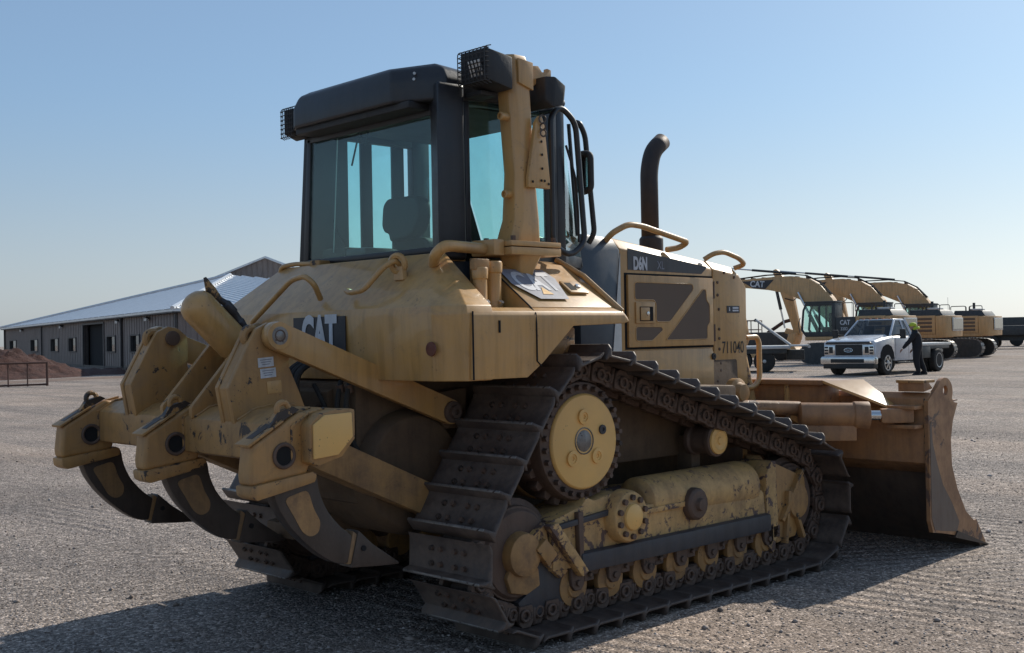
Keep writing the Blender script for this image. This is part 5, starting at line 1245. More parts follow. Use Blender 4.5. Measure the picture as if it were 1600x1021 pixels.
# pipe gate frame standing by the mound
gf = empty('pipe_gate_frame', (13.9, 39.97, 0), 0, 'rusty rectangular pipe frame standing in front of the red soil mound', 'gate frame')
ga, gbv = Vector((13.95, 39.97, 0)), Vector((7.6, 41.0, 0))
gdir = (gbv-ga).normalized()
for h_ in (0.06, 0.90):
    MB().tube([ga+Vector((0, 0, h_)), gbv+Vector((0, 0, h_))], 0.038, 8).build('rail', MT['rustpipe'], gf)
for k, t in enumerate((0.0, 0.72, 1.42, 3.0, 4.6, 6.4)):
    p = ga+gdir*t
    MB().tube([p, p+Vector((0, 0, 0.92 if k in (0, 5) else 0.88))], 0.05 if k in (0, 5) else 0.028, 8).build('upright', MT['rustpipe'], gf)

# dry weeds and rubble by the wall
m = MB()
wrng = random.Random(3)
for k in range(260):
    t = wrng.random()
    p = Vector((24.0+6*t+wrng.uniform(-1, 1), 52.5+4.5*t+wrng.uniform(-0.8, 0.8), 0))
    for j in range(5):
        a = wrng.uniform(0, 6.28); h_ = wrng.uniform(0.25, 0.95)*(1.2 if k % 5 == 0 else 0.6)
        q = p+Vector((math.cos(a), math.sin(a), 0))*h_*wrng.uniform(0.15, 0.6)+Vector((0, 0, h_))
        mid = p.lerp(q, 0.5)+Vector((0, 0, 0.08))
        m.tube([p, mid, q], 0.012, 3, cap=False)
MT['weed'] = soil_mat('dry_weed', (0.20, 0.16, 0.12), (0.36, 0.31, 0.25))
tag(m.build('dry_weeds', MT['weed'], None), kind='stuff')
m = MB()
for k in range(90):
    x, y = 23.5+wrng.random()*6, 51.8+wrng.random()*4
    s_ = wrng.uniform(0.08, 0.32)
    m.box((x, y, s_*0.35), (s_*1.4, s_, s_*0.7), Matrix.Rotation(wrng.uniform(0, 3), 3, 'Z') @ Matrix.Rotation(wrng.uniform(-.4, .4), 3, 'X'))
tag(m.build('rubble', MT['weed'], None, smooth=False), kind='stuff')

# ================================================================ EXCAVATORS
def excavator(label):
    ev = empty('excavator', (0, 0, 0), 0, label, 'excavator', 'excavators parked in a row')
    for s in (-1, 1):
        y0, y1 = s*1.05, s*1.65
        path = fil([(-2.35, 0, 0.5), (-2.15, 0, 0.93), (-1.5, 0, 1.0), (1.3, 0, 1.0), (1.75, 0, 0.9), (1.98, 0, 0.5), (1.75, 0, 0.10), (1.4, 0, 0.03), (-1.7, 0, 0.03), (-2.15, 0, 0.12)], 0.35, 5, closed=True)
        m = MB(); inner = [Vector((-0.18+(p.x+0.18)*0.93, 0, 0.5+(p.z-0.5)*0.86)) for p in path]
        m.loft([[(p.x, y0, p.z) for p in path], [(p.x, y1, p.z) for p in path]])
        tk = m.build('track', MT['fdark'], ev, bev=0.01, seg=1)
        # grousers standing proud
        L_ = [(path[(i+1) % len(path)]-path[i]).length for i in range(len(path))]; T = sum(L_); m = MB(); nsh = 46
        for k in range(nsh):
            d_ = T*k/nsh; i = 0
            while d_ > L_[i]: d_ -= L_[i]; i += 1
            p = path[i].lerp(path[(i+1) % len(path)], d_/L_[i]); dr_ = (path[(i+1) % len(path)]-path[i]).normalized()
            nn = Vector((-dr_.z, 0, dr_.x))
            if nn.dot(p-Vector((-0.18, 0, 0.5))) < 0: nn = -nn
            rot = Matrix((dr_, Vector((0, 1, 0)), nn)).transposed()
            m.box(p+nn*0.012+Vector((0, (y0+y1)/2, 0)), (0.135, 0.60, 0.03), rot)
        m.build('track_shoes', MT['bright'], tk, smooth=False)
        MB().bx(-1.7, 1.5, s*0.7, s*1.05, 0.25, 0.8).build('track_frame', MT['fdark'], ev, bev=0.03)
        for k in range(8):
            MB().cyl((-1.5+k*0.4, s*1.0, 0.24), (-1.5+k*0.4, s*1.66, 0.24), 0.11, n=12).build('roller', MT['fdark'], tk)
    MB().bx(-1.0, 0.9, -1.0, 1.0, 0.45, 0.9).build('undercarriage', MT['fdark'], ev, bev=0.05)
    MB().cyl((0, 0, 0.9), (0, 0, 1.15), 0.65, n=24).build('slew_ring', MT['fdark'], ev)
    MB().bx(-1.9, 1.75, -1.35, 1.35, 1.12, 1.30).build('platform', MT['fyellow'], ev, bev=0.03)
    # left side: dark panel behind the cab, yellow service doors, counterweight
    MB().bx(-0.70, 0.24, 0.45, 1.37, 1.30, 2.20).build('side_panel', MT['fdark'], ev, bev=0.03)
    body = MB().bx(-1.755, -0.71, -1.36, 1.38, 1.30, 2.22).build('engine_body', MT['fyellow'], ev, bev=0.04)
    for k in range(4):
        MB().bx(-1.65, -0.90, 1.379, 1.392, 1.42+k*0.19, 1.54+k*0.19).build('vent_louver', MT['mesh'], body, bev=0.004)
    MB().bx(-0.72, -0.70, 1.38, 1.386, 1.32, 2.20).build('door_seam', MT['hole'], body)
    cw = MB().prism([(-1.76, -1.36), (-2.25, -1.30), (-2.42, -1.05), (-2.46, 0), (-2.42, 1.05), (-2.25, 1.32), (-1.76, 1.38)], 'z', 1.16, 2.20).build('counterweight', MT['fyellow'], ev, bev=0.05)
    MB().bx(-2.462, -2.478, -0.95, 0.95, 1.45, 2.10).build('rear_panel', MT['alu'], cw, bev=0.004)
    MB().bx(-2.479, -2.486, -0.85, 0.85, 1.50, 2.05).build('rear_screen', MT['glassd'], cw)
    MB().loft([[(-2.10, -1.1, 2.21), (-0.75, -1.1, 2.21), (-0.75, 1.2, 2.21), (-2.10, 1.2, 2.21)], [(-1.9, -1.0, 2.50), (-0.8, -1.0, 2.52), (-0.8, 1.1, 2.52), (-1.9, 1.1, 2.50)]]).build('hood', MT['fdark'], ev, bev=0.05)
    MB().bx(-1.85, -1.45, 0.2, 1.0, 2.50, 2.60).build('hood_box', MT['alu'], ev, bev=0.02)
    MB().cyl((-1.4, -0.6, 2.5), (-1.4, -0.6, 2.95), 0.07, n=12).build('exhaust', MT['fdark'], ev)
    for x0_, x1_ in ((-1.9, -1.45), (-1.35, -0.6)):
        MB().tube(fil([(x0_, 1.05, 2.45), (x0_, 1.05, 2.75), (x1_, 1.05, 2.75), (x1_, 1.05, 2.45)], 0.08), 0.022, 6).build('guard_rail', MT['fdark'], ev)
    MB().tube(fil([(-0.60, 1.3, 2.2), (-0.60, 1.3, 2.85), (-0.1, 1.3, 2.85), (-0.1, 1.3, 2.2)], 0.08), 0.022, 6).build('guard_rail', MT['fdark'], ev)
    MB().bx(-0.30, 0.9, -1.3, -0.5, 1.30, 2.15).build('tool_box', MT['fyellow'], ev, bev=0.04)
    MB().cyl((-0.5, 1.2, 2.2), (-0.5, 1.2, 3.25), 0.008, n=5).build('antenna', MT['fdark'], ev)
    # cab
    cb = MB(); prof = [(0.25, 1.30), (1.72, 1.30), (1.95, 1.62), (1.85, 2.55), (1.70, 2.88), (0.25, 2.90)]
    for y0, y1 in ((1.36, 1.30), (0.50, 0.44)):
        # frame members so the glass really shows through
        cb.prism([(0.25, 1.30), (0.42, 1.30), (0.42, 2.90), (0.25, 2.90)], 'y', y0, y1)
        cb.prism([(1.70, 2.88), (1.85, 2.55), (1.95, 1.62), (1.72, 1.30), (1.64, 1.34), (1.84, 1.64), (1.76, 2.52), (1.63, 2.80)], 'y', y0, y1)
        cb.prism([(0.42, 1.30), (1.72, 1.30), (1.84, 1.52), (0.42, 1.52)], 'y', y0, y1)
        cb.prism([(0.42, 2.76), (1.66, 2.74), (1.70, 2.88), (0.42, 2.90)], 'y', y0, y1)
        cb.prism([(0.98, 1.52), (1.07, 1.52), (1.07, 2.78), (0.98, 2.78)], 'y', y0, y1)
    cb.bx(0.22, 1.76, 0.42, 1.38, 2.88, 2.96); cb.bx(0.25, 0.30, 0.50, 1.30, 1.30, 2.88); cb.bx(0.25, 1.75, 0.50, 1.30, 1.22, 1.32)
    cbo = cb.build('cab', MT['fdark'], ev, bev=0.012)
    MB().prism([(0.42, 1.52), (1.80, 1.52), (1.76, 2.52), (1.64, 2.76), (0.42, 2.76)], 'y', 1.335, 1.33).build('side_window', MT['glass'], cbo)
    MB().prism([(0.42, 1.52), (1.80, 1.52), (1.76, 2.52), (1.64, 2.76), (0.42, 2.76)], 'y', 0.47, 0.475).build('side_window', MT['glass'], cbo)
    MB().poly([(1.84, 0.50, 1.64), (1.84, 1.30, 1.64), (1.70, 1.30, 2.75), (1.70, 0.50, 2.75)], [(0, 1, 2, 3)]).build('windscreen', MT['glass'], cbo)
    MB().bx(0.55, 0.95, 0.70, 1.15, 1.32, 1.75).build('seat', MT['blackm'], cbo, bev=0.05)
    MB().bx(0.50, 0.66, 0.70, 1.15, 1.75, 2.4).build('seat_back', MT['blackm'], cbo, bev=0.05)
    MB().tube(fil([(1.95, 1.45, 1.5), (2.0, 1.5, 1.9), (1.9, 1.5, 2.2)], 0.1), 0.02, 6).build('hand_rail', MT['fdark'], cbo)
    # boom
    top = [(0.20, 1.45), (0.12, 1.75), (0.35, 2.2), (0.80, 3.10), (1.25, 3.72), (1.85, 4.10), (2.6, 4.26), (3.4, 4.26), (4.6, 4.20), (5.35, 4.16)]
    bot = [(5.50, 4.08), (5.50, 3.94), (5.36, 3.86), (4.6, 3.76), (3.6, 3.62), (2.9, 3.45), (2.2, 3.10), (1.60, 2.60), (1.05, 2.05), (0.60, 1.55), (0.42, 1.42)]
    bm_ = MB().prism(top+bot, 'y', -0.27, 0.27).build('boom', MT['fyellow'], ev, bev=0.02)
    MB().prism([(3.35, 4.12), (4.85, 4.10), (4.30, 3.74), (3.75, 3.68)], 'y', 0.271, 0.276).build('boom_decal', MT['decal'], bm_)
    text('lettering', 'CAT', MT['white'], bm_, (4.12, 0.278, 3.93), (-1, 0, -0.08), (0, 0, 1), 0.30, sx=0.8, bold=0.03)
    text('lettering', 'CAT', MT['white'], ev, (-0.22, 1.374, 1.93), (-1, 0, 0), (0, 0, 1), 0.22, sx=0.8, bold=0.03)
    text('lettering', '320D', MT['white'], ev, (-0.18, 1.374, 1.64), (-1, 0, 0), (0, 0, 1), 0.14, sx=0.8, bold=0.01)
    # stick, pivoting at the boom tip and hanging down
    st = MB().prism([(6.02, 4.86), (5.85, 4.95), (5.70, 4.86), (5.34, 4.25), (5.10, 3.9), (4.72, 1.55), (4.76, 1.38), (4.95, 1.38), (5.02, 1.55), (5.66, 3.75), (5.75, 4.1)], 'y', -0.17, 0.17).build('stick', MT['fyellow'], ev, bev=0.02)
    def ram(a, b, r1, r2, f, nm, y=0.0):
        a, b = Vector((a[0], y, a[1])), Vector((b[0], y, b[1]))
        o = MB().cyl(a, a.lerp(b, f), r1, n=12).build(nm, MT['fdark'], ev, bev=0.01)
        MB().cyl(a.lerp(b, f), b, r2, n=12).build('rod', MT['chrome'], o)
    ram((2.45, 4.38), (5.90, 4.86), 0.060, 0.035, 0.58, 'stick_cylinder')
    ram((5.98, 4.40), (5.50, 1.75), 0.075, 0.04, 0.62, 'bucket_cylinder')
    for s in (-1, 1): ram((1.35, 1.45), (2.25, 3.45), 0.085, 0.05, 0.45, 'boom_cylinder', s*0.36)
    MB().prism([(4.72, 1.62), (5.0, 1.62), (5.4, 1.75), (5.5, 1.5), (5.0, 1.3)], 'y', -0.12, 0.12).build('bucket_link', MT['fyellow'], ev, bev=0.01)
    bk = MB().prism([(4.78, 1.5), (5.15, 1.42), (5.30, 1.0), (5.18, 0.55), (4.80, 0.30), (4.25, 0.30), (3.90, 0.55), (4.25, 0.50), (4.75, 0.55), (4.95, 0.85), (4.85, 1.15)], 'y', -0.5, 0.5).build('bucket', MT['fyellow'], ev, bev=0.02)
    for k in range(5):
        MB().prism([(3.95, 0.56), (3.95, 0.48), (3.70, 0.60)], 'y', -0.46+k*0.21, -0.38+k*0.21).build('bucket_tooth', MT['bright'], bk)
    # hoses along the boom
    for k, y in enumerate((-0.12, 0.0, 0.12)):
        MB().tube([(0.9, y, 3.32), (1.4, y, 3.92), (2.0, y, 4.27), (2.8, y, 4.38), (3.8, y, 4.37), (5.0, y, 4.26), (5.6, y, 4.45)], 0.028, 6).build('hose', MT['rubber'], bm_)
    for k in range(7):
        MB().box((1.9+k*0.5, 0, 4.16+0.05*k*(7-k)/12), (0.08, 0.40, 0.12)).build('hose_clamp', MT['link'], bm_)
    MB().tube(fil([(4.9, 0.2, 3.75), (4.75, 0.22, 3.45), (4.95, 0.22, 3.2), (5.4, 0.2, 3.35)], 0.2, 5), 0.025, 6).build('hose', MT['rubber'], st)
    return ev
ex0 = excavator('nearest excavator, its dark glazed cab in full view left of the white pickup')
LONG = ('boom', 'stick', 'bucket', 'bucket_link', 'boom_decal', 'bucket_tooth', 'stick_cylinder', 'bucket_cylinder', 'boom_cylinder', 'hose', 'hose_clamp', 'rod')
REAR = ('counterweight', 'rear_panel', 'rear_screen', 'engine_body', 'vent_louver', 'platform', 'hood', 'hood_box', 'guard_rail')
def stretch(o, inboom=False):
    n_ = o.name.split('.')[0]
    lng = inboom or n_ in LONG
    if o.type == 'MESH':
        for v in o.data.vertices:
            if lng and v.co.x > 0.8: v.co.x += (v.co.x-0.8)*0.15
            elif n_ in REAR and v.co.x < -1.3: v.co.x -= 0.32*min(1, (-1.3-v.co.x)/0.4)
    for ch in kids(o): stretch(ch, lng)
stretch(ex0)
spots = [((45.5, 23.6), 100, None), ((50.95, 23.97), 101, 'middle excavator, directly behind the pickup, cab hidden by the nearest one'),
         ((57.36, 24.78), 101, 'farthest excavator, rightmost of the row with its rear panel against the sky')]
for i, ((x, y), hd, lab) in enumerate(spots):
    o = ex0 if i == 0 else copy_tree(ex0)
    o.location = (x, y, 0); o.rotation_euler = (0, 0, R(hd))
    if lab: o['label'] = lab

# ================================================================ PICKUP
def pickup():
    t = empty('pickup_truck', (0, 0, 0), 0, 'white flatbed pickup truck with black grille facing the camera, parked before the excavators', 'pickup truck')
    W = 1.0
    # body shell: lofted sections along the length
    def sec(x, w_, z0, z1, zr=None, ch=0.07):
        return [(x, -w_, z0), (x, w_, z0), (x, w_, z1-ch), (x, w_-ch*1.2, z1), (x, -w_+ch*1.2, z1), (x, -w_, z1-ch)]
    MB().loft([sec(0.86, 0.90, 0.62, 1.13), sec(0.80, 0.97, 0.60, 1.20), sec(0.3, 0.99, 0.60, 1.28), sec(-0.55, 1.0, 0.60, 1.36)]).build('front_body', MT['truckwhite'], t, bev=0.02)
    MB().loft([sec(-0.551, 1.0, 0.48, 1.34), sec(-2.15, 1.0, 0.48, 1.34)]).build('cab_body', MT['truckwhite'], t, bev=0.02)
    MB().poly([(0.62, -0.62, 1.235), (0.62, 0.62, 1.235), (-0.50, 0.66, 1.40), (-0.50, -0.66, 1.40), (0.50, -0.75, 1.19), (0.50, 0.75, 1.19), (-0.5, 0.80, 1.33), (-0.5, -0.80, 1.33)], [(0, 1, 2, 3), (4, 5, 1, 0), (5, 6, 2, 1), (7, 4, 0, 3)]).build('bonnet', MT['truckwhite'], t)
    # greenhouse
    gh = MB()
    gh.loft([[(-1.20, -0.66, 1.90), (-1.20, 0.66, 1.90), (-1.98, 0.70, 1.90), (-1.98, -0.70, 1.90)], [(-1.22, -0.64, 1.955), (-1.22, 0.64, 1.955), (-1.95, 0.66, 1.955), (-1.95, -0.66, 1.955)]])
    for s in (-1, 1):
        gh.tube([(-0.50, s*0.86, 1.34), (-1.20, s*0.68, 1.91)], 0.045, 6); gh.tube([(-2.08, s*0.90, 1.33), (-1.95, s*0.70, 1.91)], 0.07, 6)
        gh.tube([(-1.62, s*0.91, 1.33), (-1.60, s*0.71, 1.91)], 0.035, 6)
    gh.build('cab_frame', MT['truckwhite'], t, bev=0.01)
    MB().poly([(-0.48, -0.84, 1.35), (-0.48, 0.84, 1.35), (-1.19, 0.66, 1.92), (-1.19, -0.66, 1.92)], [(0, 1, 2, 3)]).build('windscreen', MT['glassd'], t)
    for s in (-1, 1):
        MB().poly([(-0.60, s*0.88, 1.35), (-2.0, s*0.91, 1.35), (-1.93, s*0.705, 1.90), (-1.24, s*0.69, 1.90)], [(0, 1, 2, 3)]).build('side_window', MT['glassd'], t)
        # wheel arches, front wheels, mirrors, lamps
        MB().prism([(0.52, 0.55), (0.48, 0.78), (0.32, 0.98), (0.08, 1.06), (-0.08, 1.06), (-0.32, 0.98), (-0.48, 0.78), (-0.52, 0.55)], 'y', s*0.93, s*1.004).build('wheel_arch', MT['hole'], t)
        wl = MB().lathe((0, s*0.74, 0.42), (0, s, 0), [(0, 0.28), (0.0, 0.40), (0.03, 0.42), (0.23, 0.42), (0.26, 0.40), (0.265, 0.28)], 32).build('wheel', MT['rubber'], t, bev=0.01)
        m = MB().lathe((0, s*0.985, 0.42), (0, s, 0), [(0, 0.27), (0.03, 0.27), (0.03, 0.23), (0.0, 0.22), (0.0, 0.10), (0.05, 0.09), (0.06, 0.0)], 24)
        m.build('rim', MT['alu'], wl)
        for k in range(6):
            a = k*math.pi/3; MB().box((math.cos(a)*0.16, s*1.0, 0.42+math.sin(a)*0.16), (0.15, 0.03, 0.05), Matrix.Rotation(-a, 3, 'Y')).build('rim_spoke', MT['chrome'], wl)
        mr = MB().box((-0.62, s*1.28, 1.42), (0.10, 0.20, 0.34)).build('mirror', MT['trucklow'], t, bev=0.03)
        MB().tube([(-0.62, s*0.95, 1.38), (-0.62, s*1.2, 1.40)], 0.025, 6).build('mirror_arm', MT['trucklow'], mr)
        MB().box((-0.567, s*1.28, 1.42), (0.004, 0.16, 0.28)).build('mirror_glass', MT['trucklow'], mr)
        hl_ = MB().prism([(s*0.52, 0.72), (s*0.52, 1.06), (s*0.93, 1.06), (s*0.93, 0.72)], 'x', 0.845, 0.88).build('headlight', MT['chrome'], t, bev=0.01)
        MB().prism([(s*0.60, 0.78), (s*0.60, 1.0), (s*0.74, 1.0), (s*0.74, 0.78)], 'x', 0.881, 0.89).build('lamp_bezel', MT['trucklow'], hl_)
        for k in range(3):
            MB().prism([(s*0.78, 0.75+k*0.10), (s*0.78, 0.81+k*0.10), (s*0.91, 0.81+k*0.10), (s*0.91, 0.75+k*0.10)], 'x', 0.881, 0.89).build('lamp_bar', MT['trucklow'], hl_)
        MB().bx(-0.56, -2.1, s*1.001, s*1.12, 0.38, 0.44).build('running_board', MT['trucklow'], t, bev=0.01)
        MB().bx(-0.62, -0.635, s*1.001, s*1.003, 0.55, 1.33).build('door_seam', MT['hole'], t)
        MB().bx(-1.66, -1.675, s*1.001, s*1.003, 0.55, 1.33).build('door_seam', MT['hole'], t)
        MB().bx(-1.40, -1.56, s*1.001, s*1.03, 1.08, 1.12).build('door_handle', MT['trucklow'], t)
        for j in (0, 1):
            y = s*(0.68+j*0.28)
            wl = MB().lathe((-3.75, y, 0.42), (0, s, 0), [(0, 0.28), (0.0, 0.40), (0.03, 0.42), (0.21, 0.42), (0.24, 0.40), (0.245, 0.28)], 32).build('wheel', MT['rubber'], t, bev=0.01)
            if j: MB().lathe((-3.75, y+s*0.12, 0.42), (0, s, 0), [(0.12, 0.27), (0.13, 0.27), (0.125, 0.24), (0.02, 0.20), (0.0, 0.12), (0.10, 0.11), (0.11, 0.0)], 24).build('rim', MT['alu'], wl)
    MB().prism([(-0.50, 0.70), (-0.50, 1.07), (0.50, 1.07), (0.50, 0.70)], 'x', 0.85, 0.885).build('grille', MT['trucklow'], t, bev=0.02)
    for k in range(6): MB().bx(0.886, 0.892, -0.46, 0.46, 0.735+k*0.055, 0.75+k*0.055).build('grille_bar', MT['blackm'], t)
    m = MB().tube([(0.90, math.cos(a/24*6.283)*0.16, 0.885+math.sin(a/24*6.283)*0.068) for a in range(24)], 0.012, 6, closed=True).build('badge_ring', MT['chrome'], t)
    MB().poly([(0.898, math.cos(a/24*6.283)*0.155, 0.885+math.sin(a/24*6.283)*0.063) for a in range(24)], [tuple(range(24))]).build('badge', MT['decal'], t)
    text('lettering', 'Ford', MT['white'], t, (0.90, 0.0, 0.885), (0, 1, 0), (0, 0, 1), 0.075, sx=1.1, bold=0.01)
    MB().prism([(-0.88, 1.10), (-0.80, 1.17), (0.80, 1.17), (0.88, 1.10)], 'x', 0.80, 0.93).build('bug_deflector', MT['trucklow'], t, bev=0.01)
    MB().prism([(-1.02, 0.40), (-1.02, 0.60), (-0.98, 0.66), (0.98, 0.66), (1.02, 0.60), (1.02, 0.40)], 'x', 0.75, 1.0).build('bumper', MT['chrome'], t, bev=0.03)
    MB().prism([(-0.62, 0.45), (-0.62, 0.58), (0.62, 0.58), (0.62, 0.45)], 'x', 1.001, 1.012).build('bumper_opening', MT['trucklow'], t, bev=0.004)
    MB().bx(0.60, 0.96, -0.94, 0.94, 0.24, 0.40).build('air_dam', MT['trucklow'], t, bev=0.03)
    for y in (-0.5, -0.25, 0, 0.25, 0.5): MB().box((-1.27, y, 1.965), (0.10, 0.07, 0.03)).build('roof_marker', MT['orange'], t, bev=0.008)
    MB().bx(-2.35, -5.0, -1.12, 1.12, 0.96, 1.06).build('flatbed_deck', MT['alu'], t, bev=0.01)
    MB().bx(-2.45, -4.9, -1.10, -0.80, 0.62, 0.958).build('bed_skirt', MT['fdark'], t, bev=0.01)
    MB().bx(-2.45, -4.9, 0.80, 1.10, 0.84, 0.958).build('bed_skirt', MT['fdark'], t, bev=0.01)
    MB().bx(-2.50, -3.20, 0.90, 1.12, 0.52, 0.94).build('tool_box', MT['fdark'], t, bev=0.01)
    MB().bx(-2.1, -4.9, -0.42, 0.42, 0.50, 0.72).build('chassis', MT['fdark'], t, bev=0.02)
    m = MB()
    for y in (-0.95, 0.95): m.tube([(-2.40, y, 1.06), (-2.40, y, 1.70)], 0.03, 6)
    m.tube([(-2.40, -0.95, 1.70), (-2.40, 0.95, 1.70)], 0.03, 6); m.tube([(-2.40, -0.95, 1.40), (-2.40, 0.95, 1.40)], 0.03, 6)
    m.build('headache_rack', MT['fdark'], t)
    MB().bx(-0.4, -2.0, -0.85, 0.85, 0.5, 0.56).build('cab_floor', MT['trucklow'], t)
    for y in (-0.4, 0.4): MB().loft([[(-1.5, y-0.22, 1.0), (-1.2, y-0.22, 1.0), (-1.2, y+0.22, 1.0), (-1.5, y+0.22, 1.0)], [(-1.62, y-0.18, 1.72), (-1.5, y-0.18, 1.72), (-1.5, y+0.18, 1.72), (-1.62, y+0.18, 1.72)]]).build('seat', MT['blackm'], t, bev=0.04)
    return t
pk = pickup(); pk.location = (33.0, 15.95, 0); pk.rotation_euler = (0, 0, R(183))

# ================================================================ PERSON
def skin_body(name, verts, edges, radii, mat, parent, root=0, sub=2):
    me = bpy.data.meshes.new(name); me.from_pydata(verts, edges, []); me.materials.append(mat)
    o = bpy.data.objects.new(name, me); col.objects.link(o); setp(o, parent)
    sk = o.modifiers.new('skin', 'SKIN'); sk.use_smooth_shade = True
    if not me.skin_vertices: me.skin_vertices.new()
    for i, r in enumerate(radii):
        rr_ = r if hasattr(r, '__len__') else (r, r)
        me.skin_vertices[0].data[i].radius = rr_; me.skin_vertices[0].data[i].use_root = (i == root)
    ss = o.modifiers.new('sub', 'SUBSURF'); ss.levels = sub; ss.render_levels = sub
    return o
pr = empty('person', (0, 0, 0), 0, 'person in dark work clothes and a bright yellow hat reaching forward beside the white pickup', 'person')
# local x = the way the person faces
V = [(0, 0, 0.96), (0.02, 0, 1.12), (0.05, 0, 1.30), (0.08, 0, 1.44), (0.11, 0, 1.53), (0.14, 0, 1.62),
     (0.02, 0.10, 0.90), (0.06, 0.11, 0.50), (-0.02, 0.11, 0.09), (0.14, 0.12, 0.045),
     (0.0, -0.10, 0.90), (-0.06, -0.11, 0.50), (-0.22, -0.11, 0.10), (-0.08, -0.12, 0.05),
     (0.09, 0.18, 1.42), (0.24, 0.24, 1.18), (0.42, 0.22, 0.98), (0.49, 0.21, 0.90),
     (0.07, -0.18, 1.42), (0.0, -0.27, 1.16), (0.12, -0.27, 0.94), (0.17, -0.26, 0.87)]
E_ = [(0, 1), (1, 2), (2, 3), (3, 4), (4, 5), (0, 6), (6, 7), (7, 8), (8, 9), (0, 10), (10, 11), (11, 12), (12, 13), (3, 14), (14, 15), (15, 16), (16, 17), (3, 18), (18, 19), (19, 20), (20, 21)]
Rr_ = [(0.21, 0.19), (0.22, 0.20), (0.22, 0.19), (0.19, 0.15), 0.075, 0.075, 0.15, 0.115, 0.095, 0.05, 0.15, 0.115, 0.095, 0.05, 0.105, 0.085, 0.068, 0.042, 0.105, 0.085, 0.068, 0.042]
skin_body('body', V, E_, Rr_, MT['cloth'], pr)
hd = MB().sph((0.15, 0, 1.66), 0.105, 1.05, 0.85, 1.2); hd.sph((0.255, 0, 1.645), 0.022, 1, 0.8, 1.2, 8)
for s in (-1, 1): hd.sph((0.15, s*0.092, 1.655), 0.028, 0.7, 0.4, 1.1, 8)
hd = hd.build('head', MT['skin'], pr, sharp=80)
for s in (-1, 1): MB().sph((0.245, s*0.034, 1.68), 0.012, n=8).build('eye', MT['ink'], hd)
MB().sph((0.14, 0, 1.715), 0.120, 1.08, 0.95, 0.75).build('hat', MT['hivis'], pr, sharp=80)
MB().lathe((0.03, 0, 1.56), (0.2, 0, 1), [(0, 0.12), (0.05, 0.13), (0.09, 0.10)], 14).build('hood', MT['hivis'], pr)
for (x, y, z, s) in ((0.51, 0.205, 0.875, 1), (0.19, -0.255, 0.845, 1)):
    hv = [(x-0.02, y, z+0.03), (x+0.03, y, z-0.03), (x+0.055, y, z-0.075), (x+0.07, y, z-0.11), (x+0.045, y+0.025, z-0.07), (x+0.055, y+0.03, z-0.105), (x+0.045, y-0.025, z-0.07), (x+0.05, y-0.03, z-0.10), (x+0.035, y-0.045, z-0.06), (x+0.04, y-0.05, z-0.085), (x+0.04, y+0.045, z-0.02), (x+0.07, y+0.055, z-0.045)]
    he = [(0, 1), (1, 2), (2, 3), (1, 4), (4, 5), (1, 6), (6, 7), (1, 8), (8, 9), (1, 10), (10, 11)]
    skin_body('hand', hv, he, [0.028, 0.034]+[0.012, 0.009]*4+[0.013, 0.010], MT['skin'], pr, 0, 1)
for s, x in ((1, 0.06), (-1, -0.16)):
    MB().loft([[(x-0.14, s*0.115-0.05, 0.0), (x+0.16, s*0.115-0.05, 0.0), (x+0.16, s*0.115+0.05, 0.0), (x-0.14, s*0.115+0.05, 0.0)], [(x-0.13, s*0.115-0.045, 0.11), (x+0.02, s*0.115-0.045, 0.12), (x+0.02, s*0.115+0.045, 0.12), (x-0.13, s*0.115+0.045, 0.11)]]).build('boot', MT['trucklow'], pr, bev=0.02)

pr.location = (33.5, 14.07, 0); pr.rotation_euler = (0, 0, R(117))

# ================================================================ TRAILER WITH RAISED RAMPS (left of the excavators)
tr = empty('flatbed_trailer', (36.5, 24.0, 0), 0, 'flatbed trailer with two raised steel ramps beyond the bulldozer nose', 'trailer')
T0 = Vector((34.3, 20.55, 0)); tx = Vector((0.56, -0.83, 0)).normalized(); ty = Vector((-tx.y, tx.x, 0))
def tq(a, b, z): return T0+tx*a+ty*b+Vector((0, 0, z))
def tbox(m, a0, a1, b0, b1, z0, z1):
    P = [tq(a, b, c) for a in (a0, a1) for b in (b0, b1) for c in (z0, z1)]
    return m.poly(P, [(0, 1, 3, 2), (4, 6, 7, 5), (0, 4, 5, 1), (2, 3, 7, 6), (0, 2, 6, 4), (1, 5, 7, 3)])
tbox(MB(), -6.0, 0.75, 0.0, 2.4, 0.90, 1.02).build('trailer_deck', MT['alu'], tr, bev=0.01)
tbox(MB(), -6.0, 0.6, 0.1, 2.3, 0.72, 0.90).build('trailer_frame', MT['fdark'], tr, bev=0.02)
for a in (-0.25, -1.15, -5.0):
    for b, s in ((0.16, -1), (2.24, 1)):
        w_ = MB().lathe(tq(a, b-s*0.22, 0.42), ty*s, [(0, 0.2), (0.0, 0.40), (0.03, 0.42), (0.20, 0.42), (0.23, 0.40), (0.235, 0.24)], 28).build('wheel', MT['rubber'], tr, bev=0.01)
        MB().lathe(tq(a, b-s*0.02, 0.42), ty*s, [(0, 0.24), (0.03, 0.23), (0.0, 0.18), (0.0, 0.08), (0.04, 0.07), (0.05, 0)], 20).build('rim', MT['alu'], w_)
for b in (0.25, 1.85):
    rp_ = MB().tube([tq(0.75, b, 1.05), tq(-0.55, b, 2.05)], 0.055, 8).build('ramp_arm', MT['alu'], tr)
    MB().tube([tq(-0.55, b, 2.05), tq(-0.60, b+0.18, 2.02)], 0.05, 6).build('arm_end', MT['fdark'], rp_)
    tbox(MB(), 0.75, 1.45, b-0.25, b+0.3, 0.98, 1.04).build('ramp_plate', MT['alu'], tr, bev=0.01)
MB().tube([tq(1.45, 0.0, 0.98), tq(1.45, 2.2, 0.98)], 0.06, 8).build('end_bar', MT['alu'], tr)
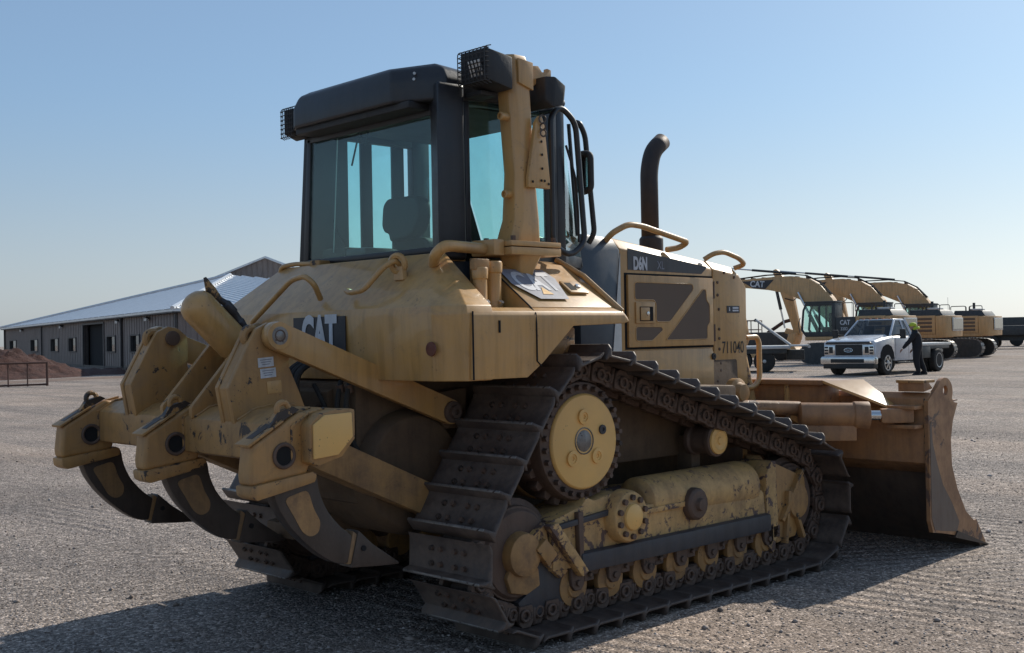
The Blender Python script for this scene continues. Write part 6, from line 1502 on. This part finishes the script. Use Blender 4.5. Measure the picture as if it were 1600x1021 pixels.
tbox(MB(), 0.6, 1.3, 0.9, 1.5, 0.45, 0.85).build('hitch_gear', MT['fdark'], tr, bev=0.03)
tbox(MB(), -3.6, -2.6, 0.4, 2.0, 1.021, 1.6).build('load_box', MT['fdark'], tr, bev=0.05)

# small lift machine far behind the trailer
lm = empty('boom_lift', (52, 36, 0), 0, 'small dark lift machine with reddish frame standing far behind the trailer', 'lift machine')
def lq(a, b, z): return Vector((49.5, 31.6, 0))+Vector((0.45, -0.89, 0))*a+Vector((0.89, 0.45, 0))*b+Vector((0, 0, z))
def lbox(m, a0, a1, b0, b1, z0, z1):
    P = [lq(a, b, c) for a in (a0, a1) for b in (b0, b1) for c in (z0, z1)]
    return m.poly(P, [(0, 1, 3, 2), (4, 6, 7, 5), (0, 4, 5, 1), (2, 3, 7, 6), (0, 2, 6, 4), (1, 5, 7, 3)])
lbox(MB(), -1.4, 1.6, 0, 1.8, 0.55, 1.55).build('body', MT['fdark'], lm, bev=0.06)
for a in (-1.0, 1.2):
    for b in (-0.1, 1.9): MB().cyl(lq(a, b-0.15, 0.42), lq(a, b+0.15, 0.42), 0.42, n=18).build('wheel', MT['rubber'], lm, bev=0.04)
m = MB()
for p_, q_ in (((-1.2, 0.2), (-1.2, 1.6)), ((0.0, 0.2), (0.0, 1.6)), ((-1.2, 0.2), (0.0, 0.2)), ((-1.2, 1.6), (0.0, 1.6))):
    for z in (1.7, 2.2): m.tube([lq(p_[0], p_[1], z), lq(q_[0], q_[1], z)], 0.03, 5)
for a in (-1.2, -0.6, 0.0): m.tube([lq(a, 0.2, 1.55), lq(a, 0.2, 2.2)], 0.03, 5); m.tube([lq(a, 1.6, 1.55), lq(a, 1.6, 2.2)], 0.03, 5)
m.build('basket', MT['rustpipe'], lm)
m = MB(); m.tube([lq(0.4, 0.9, 1.5), lq(1.3, 0.9, 2.1), lq(1.9, 0.9, 2.25)], 0.10, 8); m.build('arm', MT['rustpipe'], lm)

# ================================================================ FAR LORRIES ON THE RIGHT HORIZON
def lorry(label, loc, hd, body, tall):
    o = empty('far_lorry', (0, 0, 0), 0, label, 'lorry', 'lorries parked on the far right')
    MB().bx(-1.4, 1.2, -1.2, 1.2, 0.7, 2.5).build('cab', body, o, bev=0.15)
    MB().bx(1.2, 2.6, -0.9, 0.9, 0.7, 1.7).build('bonnet', body, o, bev=0.12)
    MB().bx(1.19, 1.23, -0.95, 0.95, 1.75, 2.3).build('windscreen', MT['glassd'], o)
    for s in (-1, 1):
        MB().bx(-0.2, 0.9, s*1.2, s*1.215, 1.6, 2.25).build('side_window', MT['glassd'], o)
        MB().cyl((0.0, s*1.25, 0.9), (0.0, s*1.25, 2.9), 0.08, n=8).build('stack', MT['chrome'], o)
        for x in (1.9, -2.6, -3.9, -7.5): MB().cyl((x, s*0.75, 0.5), (x, s*1.2, 0.5), 0.5, n=16).build('wheel', MT['rubber'], o, bev=0.03)
    MB().bx(-9.0, -1.5, -1.2, 1.2, 1.0, 1.0+tall).build('load_bed', MT['fdark'], o, bev=0.05)
    MB().bx(-8.5, 2.5, -0.5, 0.5, 0.6, 0.98).build('chassis', MT['fdark'], o)
    o.location = (*loc, 0); o.rotation_euler = (0, 0, R(hd))
    return o
lorry('dark bonneted lorry parked just right of the farthest excavator on the horizon', (92, 38.5), 115, MT['fdark'], 1.4)
lorry('pale cabbed lorry at the right edge of the frame on the horizon', (103, 36.5), 120, MT['alu'], 1.2)
lorry('low dark lorry glimpsed between the tracks of the farthest excavator', (80, 36.5), 108, MT['fdark'], 0.7)
